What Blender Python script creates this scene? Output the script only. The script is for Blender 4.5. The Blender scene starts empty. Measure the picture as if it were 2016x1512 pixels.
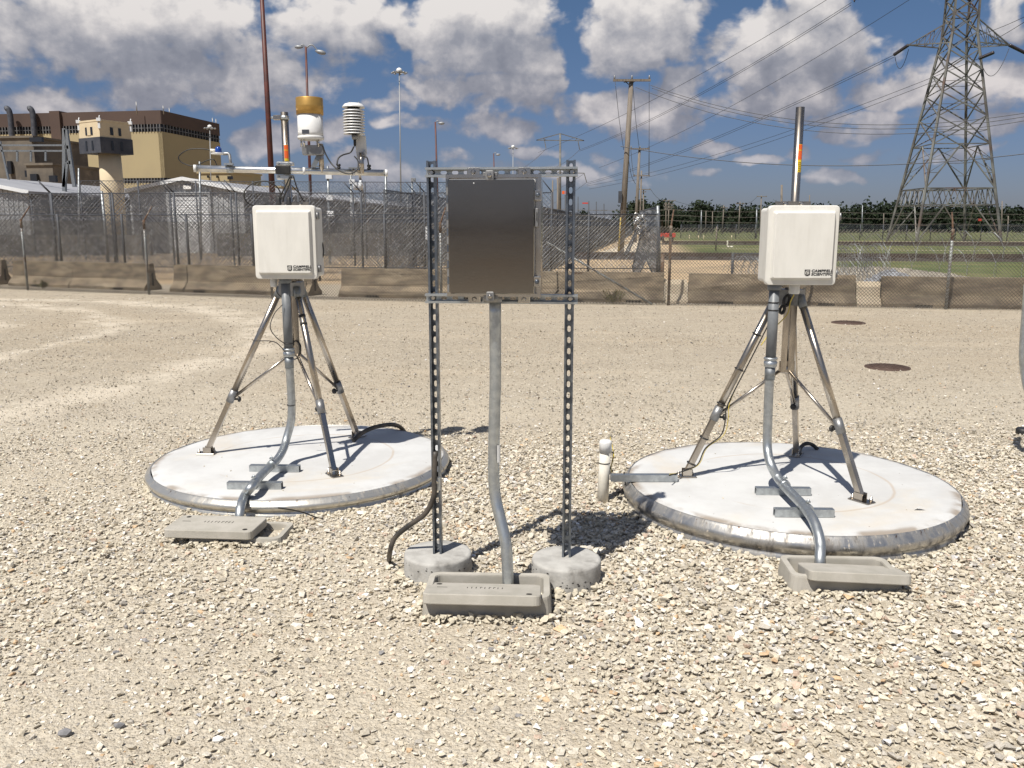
import bpy, math, random
import numpy as np
from mathutils import Vector, Matrix, noise as mnoise
random.seed(7); rng = np.random.default_rng(7)
S = bpy.context.scene
R = math.radians

# ------------------------------------------------------------------ camera
H = 1.65; PITCH = R(10.36); FPX = 1691.0
cam = bpy.data.cameras.new('camera'); co = bpy.data.objects.new('camera', cam)
S.collection.objects.link(co); S.camera = co
co.location = (0, 0, H); co.rotation_euler = (R(90) - PITCH, 0, 0)
cam.sensor_width = 36; cam.lens = 36 * FPX / 2016; cam.clip_start = .05; cam.clip_end = 5000

# ------------------------------------------------------------------ light
SUN_EL = R(59); SUN_AZ = R(34)          # shadows run away from the camera and to the right
sd = Vector((math.sin(SUN_AZ) * math.cos(SUN_EL), math.cos(SUN_AZ) * math.cos(SUN_EL), -math.sin(SUN_EL)))
sl = bpy.data.lights.new('sun', 'SUN'); sl.energy = 5.0; sl.angle = R(.53); sl.color = (1, .95, .87)
so = bpy.data.objects.new('sun', sl); S.collection.objects.link(so)
so.rotation_euler = sd.to_track_quat('-Z', 'Y').to_euler()
S.view_settings.view_transform = 'Standard'; S.view_settings.look = 'None'
S.view_settings.gamma = 1; S.view_settings.use_curve_mapping = False
S.view_settings.exposure = 0.3
S.cycles.max_bounces = 6; S.cycles.diffuse_bounces = 3; S.cycles.glossy_bounces = 4; S.cycles.caustics_reflective = False; S.cycles.caustics_refractive = False

def raydir(px, py):
    c, s = math.cos(PITCH), math.sin(PITCH); u = (756 - py) / FPX
    return Vector(((px - 1008) / FPX, c + s * u, -s + c * u))
def G(px, py, z=0.0):
    d = raydir(px, py); t = (z - H) / d.z; return Vector((d.x * t, d.y * t, z))
def AY(px, py, Y):
    d = raydir(px, py); t = Y / d.y; return Vector((d.x * t, Y, H + d.z * t))

# ------------------------------------------------------------------ world: sky with clouds
W = bpy.data.worlds.new('World'); S.world = W; W.use_nodes = True
nt = W.node_tree; nt.nodes.clear()
class NB:
    "small node helper"
    def __init__(s, tree): s.t = tree; s.n = tree.nodes; s.l = tree.links
    def new(s, ty, **k):
        n = s.n.new(ty)
        for a, b in k.items(): setattr(n, a, b)
        return n
    def put(s, sock, v):
        if isinstance(v, bpy.types.NodeSocket): s.l.new(v, sock)
        elif v is not None: sock.default_value = v
    def m(s, op, a, b=None, c=None, clamp=False):
        n = s.new('ShaderNodeMath', operation=op, use_clamp=clamp)
        for i, v in enumerate((a, b, c)):
            if v is not None: s.put(n.inputs[i], v)
        return n.outputs[0]
    def mr(s, v, a, b, c=0., d=1., smooth=True):
        n = s.new('ShaderNodeMapRange', interpolation_type='SMOOTHSTEP' if smooth else 'LINEAR')
        for i, x in enumerate((v, a, b, c, d)): s.put(n.inputs[i], x)
        return n.outputs[0]
    def mix(s, f, a, b, blend='MIX'):
        n = s.new('ShaderNodeMix', data_type='RGBA', blend_type=blend)
        s.put(n.inputs[0], f); s.put(n.inputs[6], a); s.put(n.inputs[7], b); return n.outputs[2]
    def noise(s, vec, scale, detail=4, rough=.5, dist=0, dim='3D', lac=2.0):
        n = s.new('ShaderNodeTexNoise', noise_dimensions=dim)
        s.put(n.inputs['Vector'], vec); s.put(n.inputs['Scale'], scale); n.inputs['Detail'].default_value = detail
        n.inputs['Roughness'].default_value = rough; n.inputs['Distortion'].default_value = dist; n.inputs['Lacunarity'].default_value = lac
        return n.outputs[0]
# cloud masses, given as direction (azimuth, elevation) and radii in radians
CL = [(300,35,330,70,.30),(620,55,110,75,.25),(110,60,170,90,.25),(230,120,330,55,.25),(560,150,150,45,.16),(120,195,200,40,.16),(430,185,190,35,.16),
 (700,30,60,55,.05),(770,15,70,35,.02),(950,55,130,80,.34),(1010,110,120,50,.28),(880,150,70,50,.12),(985,180,170,45,.25),(930,250,110,35,.12),(690,235,60,35,.14),(560,280,90,35,.10),
 (1290,35,140,75,.32),(1240,100,80,50,.26),(1180,110,60,45,.12),(1170,215,110,50,.24),(1330,195,75,50,.26),(1250,240,120,35,.2),(1410,150,70,45,.12),
 (1540,70,115,80,.36),(1470,110,80,60,.28),(1650,90,85,60,.3),(1590,165,110,50,.28),(1700,120,60,50,.2),(1500,190,90,40,.2),(1800,170,120,35,.26),(1960,170,90,45,.24),
 (1985,30,60,60,.26),(1730,240,40,28,.2),(1680,268,65,20,.2),(1770,300,110,16,.12),(1480,318,48,14,.14),(1390,345,40,12,.06),(1650,345,50,16,.1),
 (1190,320,60,25,.18),(1110,345,120,22,.12),(960,340,120,22,.10),(720,330,120,35,.12),(1000,255,60,26,.18),(1980,240,60,20,.14),(800,240,60,25,.14),(1900,290,60,14,.08),(10,190,60,40,.16),(210,180,60,40,.12),
 (1270,350,60,16,.1),(1420,300,50,14,.08),(1560,300,40,14,.08),(880,310,80,18,.08),(480,345,60,20,.1),(640,395,80,14,.08),(1700,230,120,20,.1),(1060,300,70,16,.1),(1860,240,80,18,.14),(760,200,60,22,.12)]
g = bpy.data.node_groups.new('cloud_density', 'ShaderNodeTree')
g.interface.new_socket('V', in_out='INPUT', socket_type='NodeSocketVector')
g.interface.new_socket('D', in_out='OUTPUT', socket_type='NodeSocketFloat')
b = NB(g); gi = b.new('NodeGroupInput'); go = b.new('NodeGroupOutput')
V = gi.outputs[0]
# warp
wn = b.new('ShaderNodeTexNoise'); b.put(wn.inputs['Vector'], V); wn.inputs['Scale'].default_value = 16; wn.inputs['Detail'].default_value = 4
wv = b.new('ShaderNodeVectorMath', operation='SUBTRACT'); b.put(wv.inputs[0], wn.outputs['Color']); wv.inputs[1].default_value = (.5, .5, .5)
wv2 = b.new('ShaderNodeVectorMath', operation='MULTIPLY'); b.put(wv2.inputs[0], wv.outputs[0]); wv2.inputs[1].default_value = (.09, .05, 0)
wv3 = b.new('ShaderNodeVectorMath', operation='ADD'); b.put(wv3.inputs[0], V); b.put(wv3.inputs[1], wv2.outputs[0])
acc = None
for (cx, cy, rx, ry, w) in CL:
    d = raydir(cx, cy).normalized(); az = math.atan2(d.x, d.y); el = math.asin(d.z)
    sb = b.new('ShaderNodeVectorMath', operation='SUBTRACT'); b.put(sb.inputs[0], wv3.outputs[0]); sb.inputs[1].default_value = (az, el, 0)
    ml = b.new('ShaderNodeVectorMath', operation='MULTIPLY'); b.put(ml.inputs[0], sb.outputs[0]); ml.inputs[1].default_value = (FPX / rx * .8, FPX / ry * .8, 0)
    ln = b.new('ShaderNodeVectorMath', operation='LENGTH'); b.put(ln.inputs[0], ml.outputs[0])
    v = b.mr(ln.outputs['Value'], 0.1, 1.6, w*.75 + .17, -.14)
    acc = v if acc is None else b.m('SMOOTH_MAX', acc, v, .07)
# outside the frame: broken cloud of the same kind
sep = b.new('ShaderNodeSeparateXYZ'); b.put(sep.inputs[0], V)
far = b.m('MAXIMUM', b.mr(b.m('ABSOLUTE', sep.outputs[0]), .62, .8), b.mr(sep.outputs[1], .33, .50))
gen = b.mr(b.noise(V, 3.2, 2, .5), .38, .62, -.12, .26)
base = b.mix(far, acc, gen)
sc = b.new('ShaderNodeVectorMath', operation='MULTIPLY'); b.put(sc.inputs[0], V); sc.inputs[1].default_value = (1, 1.5, 1)
n1 = b.m('SUBTRACT', b.noise(sc.outputs[0], 11, 7, .56, .2), .5)
vo = b.new('ShaderNodeTexVoronoi', feature='SMOOTH_F1'); b.put(vo.inputs['Vector'], wv3.outputs[0]); vo.inputs['Scale'].default_value = 26
vo.inputs['Smoothness'].default_value = .6; vo.inputs['Detail'].default_value = 2.0; vo.inputs['Roughness'].default_value = .55
bl = b.m('SUBTRACT', .42, vo.outputs['Distance'])
D = b.m('ADD', b.m('ADD', base, b.m('MULTIPLY', n1, .95)), b.m('MULTIPLY', bl, .22))
g.links.new(D, go.inputs[0])

b = NB(nt)
tc = b.new('ShaderNodeTexCoord'); sp = b.new('ShaderNodeSeparateXYZ'); b.put(sp.inputs[0], tc.outputs['Generated'])
az = b.m('ARCTAN2', sp.outputs[0], sp.outputs[1]); el = b.m('ARCSINE', sp.outputs[2])
cmb = b.new('ShaderNodeCombineXYZ'); b.put(cmb.inputs[0], az); b.put(cmb.inputs[1], el)
def dens(off):
    q = b.new('ShaderNodeGroup'); q.node_tree = g
    a = b.new('ShaderNodeVectorMath', operation='ADD'); b.put(a.inputs[0], cmb.outputs[0]); a.inputs[1].default_value = off
    b.put(q.inputs[0], a.outputs[0]); return q.outputs[0]
d0 = dens((0, 0, 0)); d1 = dens((-.012, .036, 0))
mask = b.mr(d0, -.02, .15)
# sides that face the light are white, thick parts under more cloud are grey
lit = b.m('MAXIMUM', b.m('ADD', b.m('ADD', .04, b.m('MULTIPLY', b.noise(cmb.outputs[0], 30, 7, .66), .84)), b.m('SUBTRACT', b.m('MULTIPLY', b.m('SUBTRACT', d0, d1), 1.6), b.m('MULTIPLY', b.m('MAXIMUM', b.m('SUBTRACT', d0, .15), 0.), .2))), .05, clamp=True)
sky = b.new('ShaderNodeTexSky', sky_type='NISHITA'); sky.sun_disc = False
sky.sun_elevation = SUN_EL; sky.sun_rotation = SUN_AZ + math.pi; sky.altitude = 100; sky.air_density = 1.0; sky.dust_density = .7; sky.ozone_density = 2.0
cr = b.new('ShaderNodeValToRGB'); b.put(cr.inputs[0], lit)
for p, c in ((.0, (2.8, 3.0, 3.6, 1)), (.35, (3.9, 4.05, 4.6, 1)), (.65, (6.2, 6.1, 6.3, 1)), (1., (9.4, 9.0, 8.7, 1))):
    e = cr.color_ramp.elements
    if p in (0., 1.): e[0 if p == 0. else len(e)-1].color = c
    else: e.new(p).color = c
warm = b.mr(el, .03, .28)
ccol = b.mix(warm, b.mix(1., cr.outputs[0], (.80, .77, .80, 1), 'MULTIPLY'), cr.outputs[0])
opac = b.m('MULTIPLY', mask, b.mr(el, .005, .14, .45, .98))
skyc = b.mix(1., sky.outputs[0], b.mix(b.mr(el, .0, .3), (.44,.47,.68,1), (.50, .60, .72, 1)), 'MULTIPLY')
fin = b.mix(opac, skyc, ccol)
bg = b.new('ShaderNodeBackground'); b.put(bg.inputs[0], fin); bg.inputs[1].default_value = .07
wo = b.new('ShaderNodeOutputWorld'); nt.links.new(bg.outputs[0], wo.inputs[0])
W.cycles.sampling_method = 'NONE'

# ------------------------------------------------------------------ materials
def mat(name, col, rough=.6, metal=0., col2=None, nscale=8, lo=.35, hi=.65, bump=0., bscale=40, col3=None, n3=2, rvar=0., coat=0., aniso=None, spec=.5):
    m = bpy.data.materials.new(name); m.use_nodes = True; b = NB(m.node_tree); p = b.n['Principled BSDF']
    tc = b.new('ShaderNodeTexCoord').outputs['Object']
    if aniso:
        mp = b.new('ShaderNodeMapping'); b.put(mp.inputs[0], tc); mp.inputs['Scale'].default_value = aniso; tc = mp.outputs[0]
    c4 = lambda c: tuple(c) + (1,)
    c = c4(col)
    if col2 is not None:
        nz = b.noise(tc, nscale, 6, .6); f = b.mr(nz, lo, hi); c = b.mix(f, c4(col), c4(col2))
        if rvar: b.put(p.inputs['Roughness'], b.mr(nz, .3, .7, rough - rvar, rough + rvar))
    if col3 is not None:
        f3 = b.mr(b.noise(tc, n3, 5, .6, .4), .52, .72); c = b.mix(f3, c, c4(col3))
    b.put(p.inputs['Base Color'], c)
    if not rvar: p.inputs['Roughness'].default_value = rough
    p.inputs['Metallic'].default_value = metal; p.inputs['Specular IOR Level'].default_value = spec
    if coat: p.inputs['Coat Weight'].default_value = coat
    if bump:
        bn = b.new('ShaderNodeBump'); bn.inputs['Strength'].default_value = bump; bn.inputs['Distance'].default_value = .01
        b.put(bn.inputs['Height'], b.noise(tc, bscale, 5, .65)); b.put(p.inputs['Normal'], bn.outputs[0])
    return m
M = {}
M['stainless'] = mat('stainless_steel', (.52,.47,.41), .28, 1, (.40,.355,.30), 14, rvar=.08, bump=.03, bscale=60, aniso=(1,1,.25))
M['brushed'] = mat('brushed_stainless_door', (.345,.325,.30), .17, 1, (.28,.265,.24), 5, rvar=.04, bump=.01, bscale=220, aniso=(.25,1,1), col3=(.20,.187,.17), n3=4)
M['bright'] = mat('bright_stainless', (.62,.60,.56), .22, 1, (.5,.47,.43), 9, rvar=.06)
M['galv'] = mat('galvanised_steel', (.52,.55,.56), .42, .9, (.40,.42,.43), 30, rvar=.1, bump=.02)
M['galv_dull'] = mat('dull_galvanised_steel', (.30,.32,.33), .55, .85, (.2,.21,.22), 12, rvar=.1)
M['strut'] = mat('galvanised_strut', (.26,.29,.33), .42, 1, (.12,.135,.16), 22, rvar=.1)
M['wire'] = mat('fence_wire', (.17,.155,.13), .65, .5, (.09,.08,.07), 1.5)
M['wire_far'] = mat('far_fence_wire', (.085,.093,.11), .6, .4, (.30,.31,.33), 7, lo=.50, hi=.62)  # second colour paints pale specks as glints on the wire
M['postgrey'] = mat('weathered_fence_post', (.38,.40,.40), .55, .5, (.25,.26,.26), 6, col3=(.20,.11,.06), n3=3)
M['postdark'] = mat('dark_fence_post', (.065,.07,.082), .65, .2, (.045,.05,.06), 3)
M['rust'] = mat('rusted_steel', (.15,.085,.05), .85, .2, (.08,.05,.035), 14, col3=(.30,.28,.24), n3=5)
M['redpole'] = mat('red_brown_pole_paint', (.105,.026,.018), .55, 0, (.06,.02,.016), 2)
M['pvcgrey'] = mat('grey_pvc', (.17,.18,.19), .45, 0, (.14,.15,.16), 20)
M['pvcwhite'] = mat('cream_pvc', (.76,.73,.65), .4, 0, (.70,.66,.57), 14)
M['white'] = mat('white_fibreglass', (.69,.675,.63), .42, 0, (.64,.625,.58), 6, bump=.015, bscale=120, col3=(.58,.56,.51), n3=4, aniso=(2.2,2.2,.6))
M['whitemetal'] = mat('white_paint', (.72,.72,.71), .35, 0, (.67,.67,.66), 12)
M['alu'] = mat('anodised_aluminium', (.78,.78,.76), .33, 1, (.66,.66,.65), 20, rvar=.06)
M['gold'] = mat('gold_anodised_funnel', (.50,.30,.085), .42, .6, (.45,.27,.075), 20, rvar=.05)
M['greymetal'] = mat('cast_grey_metal', (.33,.33,.33), .45, .7, (.24,.24,.24), 18)
M['black'] = mat('black_rubber', (.012,.012,.013), .5, 0, (.03,.028,.026), 20)
M['hose'] = mat('black_corrugated_hose', (.03,.028,.026), .55, 0, (.09,.075,.06), 12)
M['blue'] = mat('blue_dome', (.01,.05,.25), .2, 0)
M['yellow'] = mat('yellow_plastic', (.75,.52,.03), .5)
M['guardyellow'] = mat('faded_yellow_guard', (.42,.30,.06), .7, 0, (.33,.25,.08), 3)
M['yellowcable'] = mat('yellow_cable', (.55,.42,.06), .5)
M['orange'] = mat('orange_print', (.75,.12,.02), .5)
M['red'] = mat('red_paint', (.55,.05,.03), .45, 0, (.4,.04,.03), 5)
M['logo'] = mat('black_print', (.012,.012,.013), .5)
M['concrete'] = mat('pale_concrete', (.52,.505,.475), .85, 0, (.45,.435,.40), 3.5, bump=.12, bscale=60, col3=(.47,.40,.30), n3=1.6)
M['footing'] = mat('grey_concrete', (.43,.42,.395), .9, 0, (.32,.31,.29), 9, bump=.35, bscale=38, col3=(.19,.18,.165), n3=7)
M['meterbox'] = mat('polymer_concrete', (.42,.395,.35), .8, 0, (.35,.33,.285), 7, bump=.12, bscale=90)
M['barrier'] = mat('weathered_barrier_concrete', (.255,.20,.135), .9, 0, (.12,.095,.068), 1.9, bump=.3, bscale=14, col3=(.33,.27,.19), n3=1.1, aniso=(1,1,3.))
M['barrierpale'] = mat('pale_barrier_concrete', (.60,.51,.38), .9, 0, (.5,.42,.31), 2, bump=.1, bscale=20)
M['rustmark'] = mat('iron_mark', (.10,.05,.03), .9)
M['recess_shade'] = mat('painted_recess_shade', (.02,.017,.014), .9)  # near-black colour stands in for shade in slots, pits and cast marks
M['tan'] = mat('tan_cladding', (.36,.30,.175), .8, 0, (.33,.275,.165), .08)
M['brown'] = mat('brown_cladding', (.075,.048,.038), .8, 0, (.062,.04,.033), .1)
M['louvre'] = mat('louvre_metal', (.10,.10,.105), .5, .3, (.17,.17,.17), .8)
M['glassdark'] = mat('dark_glazing', (.02,.022,.027), .15)
M['greyconc'] = mat('stained_grey_concrete', (.15,.13,.105), .9, 0, (.085,.075,.065), .25, col3=(.19,.16,.125), n3=.3)
M['cream'] = mat('cream_render', (.62,.52,.36), .8, 0, (.56,.47,.32), .8)
M['charcoal'] = mat('charcoal_band', (.035,.04,.055), .6, 0, (.065,.07,.085), 1.2)
M['shedroof'] = mat('pale_metal_roof', (.31,.315,.335), .6, .0, (.26,.265,.285), .3)
M['shedwall'] = mat('grey_corrugated_wall', (.40,.41,.42), .65, .0, (.34,.35,.36), .4)
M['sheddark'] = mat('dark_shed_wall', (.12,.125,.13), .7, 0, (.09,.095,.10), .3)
M['shedwhite'] = mat('white_roller_door', (.74,.76,.78), .5, 0, (.66,.68,.70), .6)
M['wood'] = mat('weathered_pole_wood', (.21,.18,.15), .9, 0, (.13,.11,.09), 3, bump=.2, bscale=20, aniso=(6,6,.4))
M['tower'] = mat('lattice_steel', (.19,.19,.175), .6, .3, (.09,.085,.08), .5, col3=(.12,.07,.05), n3=.35)
M['insul'] = mat('dark_glazed_insulator', (.035,.03,.035), .25)
M['cable'] = mat('overhead_conductor', (.05,.05,.055), .5, .5)
M['leaf'] = mat('dark_tree_foliage', (.014,.022,.012), .9, 0, (.026,.036,.018), .25, spec=.2)
M['bark'] = mat('tree_bark', (.06,.045,.03), .9)
M['weed'] = mat('dry_weed', (.09,.10,.035), .8, 0, (.16,.13,.06), 9, spec=.2)
M['rail'] = mat('track_steel', (.045,.032,.028), .7, .3, (.07,.045,.035), 1)
M['tie'] = mat('creosoted_timber', (.038,.03,.027), .9)
M['manhole'] = mat('rusty_cast_iron', (.105,.07,.055), .8, .2, (.075,.045,.035), 20, bump=.4, bscale=60)
M['lamp'] = mat('lamp_head_metal', (.25,.26,.27), .5, .3)
M['dome'] = mat('frosted_lamp_glass', (.8,.8,.78), .3)

# ------------------------------------------------------------------ mesh helper
def frame(d, up=Vector((0, 0, 1))):
    d = d.normalized()
    if abs(d.dot(up)) > .995: up = Vector((0, 1, 0))
    a = d.cross(up).normalized(); return a, a.cross(d).normalized()
class MB:
    def __init__(s): s.v = []; s.f = []; s.sm = []
    def add(s, vs, fs, smooth=False):
        o = len(s.v); s.v += [Vector(x) for x in vs]; s.f += [tuple(i + o for i in f) for f in fs]; s.sm += [smooth] * len(fs); return s
    def box(s, c, size, rz=0., mat3=None, bev=0.):
        hx, hy, hz = (x / 2 for x in size); m = mat3 or Matrix.Rotation(rz, 3, 'Z'); c = Vector(c)
        if bev <= 0:
            vs = [c + m @ Vector((x, y, z)) for z in (-hz, hz) for x, y in ((-hx,-hy),(hx,-hy),(hx,hy),(-hx,hy))]
            return s.add(vs, [(3,2,1,0),(4,5,6,7),(0,1,5,4),(1,2,6,5),(2,3,7,6),(3,0,4,7)])
        rings = []
        for z, i in ((-hz, bev), (-hz + bev, 0), (hz - bev, 0), (hz, bev)):
            x, y = hx - i, hy - i; k = bev
            rings.append([(x-k,-y),(x,-y+k),(x,y-k),(x-k,y),(-x+k,y),(-x,y-k),(-x,-y+k),(-x+k,-y)])
        zs = (-hz, -hz + bev, hz - bev, hz); vs = []
        for q, z in zip(rings, zs): vs += [c + m @ Vector((x, y, z)) for x, y in q]
        fs = [tuple(range(7, -1, -1)), tuple(range(24, 32))]
        for r in range(3):
            for i in range(8): j = (i + 1) % 8; fs.append((r*8+i, r*8+j, r*8+8+j, r*8+8+i))
        return s.add(vs, fs)
    def prism(s, poly, p0, ax, up, d):
        "poly (u,v) in plane ax/up at p0, extruded along vector d"
        p0, ax, up, d = map(Vector, (p0, ax, up, d)); n = len(poly)
        a = [p0 + ax * u + up * v for u, v in poly]; vs = a + [x + d for x in a]
        fs = [tuple(range(n)), tuple(range(2*n-1, n-1, -1))] + [(i, n+i, n+(i+1)%n, (i+1)%n) for i in range(n)]
        return s.add(vs, fs)
    def tube(s, pts, r, n=8, cap=True, smooth=True, r1=None):
        pts = [Vector(p) for p in pts]; k = len(pts); rs = r if isinstance(r, (list, tuple)) else [r + ((r1 if r1 is not None else r) - r) * i / (k - 1) for i in range(k)]
        d = (pts[1] - pts[0]).normalized(); a, c = frame(d); vs = []
        for i, p in enumerate(pts):
            if i > 0:
                t = (pts[min(i+1, k-1)] - pts[i-1]).normalized(); q = d.rotation_difference(t); a = q @ a; c = q @ c; d = t
            for j in range(n):
                w = 2 * math.pi * (j + .5) / n; vs.append(p + (a * math.cos(w) + c * math.sin(w)) * rs[i])
        fs = [(i*n+j, i*n+(j+1)%n, (i+1)*n+(j+1)%n, (i+1)*n+j) for i in range(k-1) for j in range(n)]
        o = len(fs)
        s.add(vs, fs, smooth)
        if cap and n > 2:
            base = len(s.v) - len(vs)
            s.f += [tuple(base + j for j in range(n-1, -1, -1)), tuple(base + (k-1)*n + j for j in range(n))]; s.sm += [False, False]
        return s
    def bar(s, p0, p1, w, h=None, up=Vector((0,0,1))):
        p0, p1 = Vector(p0), Vector(p1); h = h or w; a, c = frame(p1 - p0, up)
        vs = [p + a * x * w / 2 + c * y * h / 2 for p in (p0, p1) for x, y in ((-1,-1),(1,-1),(1,1),(-1,1))]
        return s.add(vs, [(3,2,1,0),(4,5,6,7),(0,1,5,4),(1,2,6,5),(2,3,7,6),(3,0,4,7)])
    def lathe(s, prof, c=(0,0,0), n=32, axis=None, smooth=True, closed=False):
        c = Vector(c); ax = Vector(axis or (0,0,1)).normalized(); a, e = frame(ax); k = len(prof); vs = []
        for r, z in prof:
            for j in range(n):
                w = 2*math.pi*j/n; vs.append(c + ax*z + (a*math.cos(w) + e*math.sin(w))*r)
        fs = [(i*n+j, (i+1)*n+j, (i+1)*n+(j+1)%n, i*n+(j+1)%n) for i in range(k-1) for j in range(n)]
        s.add(vs, fs, smooth)
        if not closed:
            base = len(s.v) - len(vs)
            s.f += [tuple(base+j for j in range(n)), tuple(base+(k-1)*n+j for j in range(n-1,-1,-1))]; s.sm += [False, False]
        return s
    def build(s, name, m, parent=None, kind=None, loc=None):
        me = bpy.data.meshes.new(name)
        off = Vector(loc) if loc is not None else (Vector(parent['_w']) if parent is not None and '_w' in parent else Vector((0,0,0)))
        me.from_pydata([tuple(v - off) for v in s.v], [], s.f)
        me.polygons.foreach_set('use_smooth', s.sm)
        me.materials.append(M[m] if isinstance(m, str) else m)
        o = bpy.data.objects.new(name, me); S.collection.objects.link(o)
        if parent is not None:
            o.parent = parent
            if '_w' in parent: o['_w'] = list(parent['_w'])
        elif loc is not None: o.location = loc; o['_w'] = list(loc)
        if kind: o['kind'] = kind
        return o
def thing(name, label, cat, loc=(0,0,0), group=None):
    o = bpy.data.objects.new(name, None); S.collection.objects.link(o); o.location = loc; o['_w'] = list(loc); o.empty_display_size = .1
    return tag(o, label, cat, group)
def tag(o, label, cat, group=None):
    o['label'] = label; o['category'] = cat
    if group: o['group'] = group
    return o
def struct(o): o['kind'] = 'structure'; return o
def copy_tree(o, loc, rz=0., label=None, parent=None):
    c = o.copy(); S.collection.objects.link(c); c.location = loc; c.rotation_euler = (0, 0, rz)
    if label: c['label'] = label
    def rec(src, dst):
        for ch in src.children:
            d = ch.copy(); S.collection.objects.link(d); d.parent = dst; rec(ch, d)
    rec(o, c)
    if parent is not None: c.parent = parent
    return c
def bez(pts, n=8):
    "Catmull-Rom through points"
    P = [Vector(p) for p in pts]; P = [P[0]*2 - P[1]] + P + [P[-1]*2 - P[-2]]; out = []
    for i in range(1, len(P)-2):
        a, b_, c, d = P[i-1:i+3]
        for k in range(n):
            t = k/n; out.append(.5*((2*b_) + (c-a)*t + (2*a-5*b_+4*c-d)*t*t + (3*b_-a-3*c+d)*t**3))
    out.append(P[-2]); return out
def sag(p0, p1, s, n=16):
    p0, p1 = Vector(p0), Vector(p1)
    return [p0.lerp(p1, i/n) - Vector((0,0,4*s*(i/n)*(1-i/n))) for i in range(n+1)]
def fabric(mb, a, b_, z0, z1, sp, r):
    "diagonal wires of a chain link panel between two ground points"
    a, b_ = Vector(a), Vector(b_); L = (b_-a).length; u = (b_-a).normalized(); h = z1 - z0
    nrm = Vector((-u.y, u.x, 0))
    for sgn in (1, -1):
        k = -h
        while k < L:
            x0, x1 = (k, k+h) if sgn > 0 else (k+h, k)
            t0, t1 = 0., 1.
            dx = x1 - x0
            lo, hi = (0 - x0)/dx, (L - x0)/dx
            if lo > hi: lo, hi = hi, lo
            t0, t1 = max(t0, lo), min(t1, hi)
            if t1 - t0 > 1e-4:
                p = a + u*(x0+dx*t0) + Vector((0,0,z0+h*t0)); q = a + u*(x0+dx*t1) + Vector((0,0,z0+h*t1))
                d = (q-p).normalized(); e = d.cross(nrm)*r; f = nrm*r*sgn
                mb.add([p+e, p-e*.5+f*.87, p-e*.5-f*.87, q+e, q-e*.5+f*.87, q-e*.5-f*.87], [(0,1,4,3),(1,2,5,4),(2,0,3,5)])
            k += sp
def coil(mb, a, b_, rad, pitch, r, zc, seed=0):
    a, b_ = Vector(a), Vector(b_); L = (b_-a).length; u = (b_-a).normalized(); nrm = Vector((-u.y, u.x, 0)); rs = random.Random(seed)
    n = int(L/pitch*10); pts = []; ph = rs.random()*6
    for i in range(n+1):
        t = i/10*2*math.pi; k = 1 + .12*math.sin(i*.13+ph)
        pts.append(a + u*(i/10*pitch) + nrm*math.cos(t)*rad*k + Vector((0,0,zc + math.sin(t)*rad*k)))
    mb.tube(pts, r, 3, cap=False, smooth=False)

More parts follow.
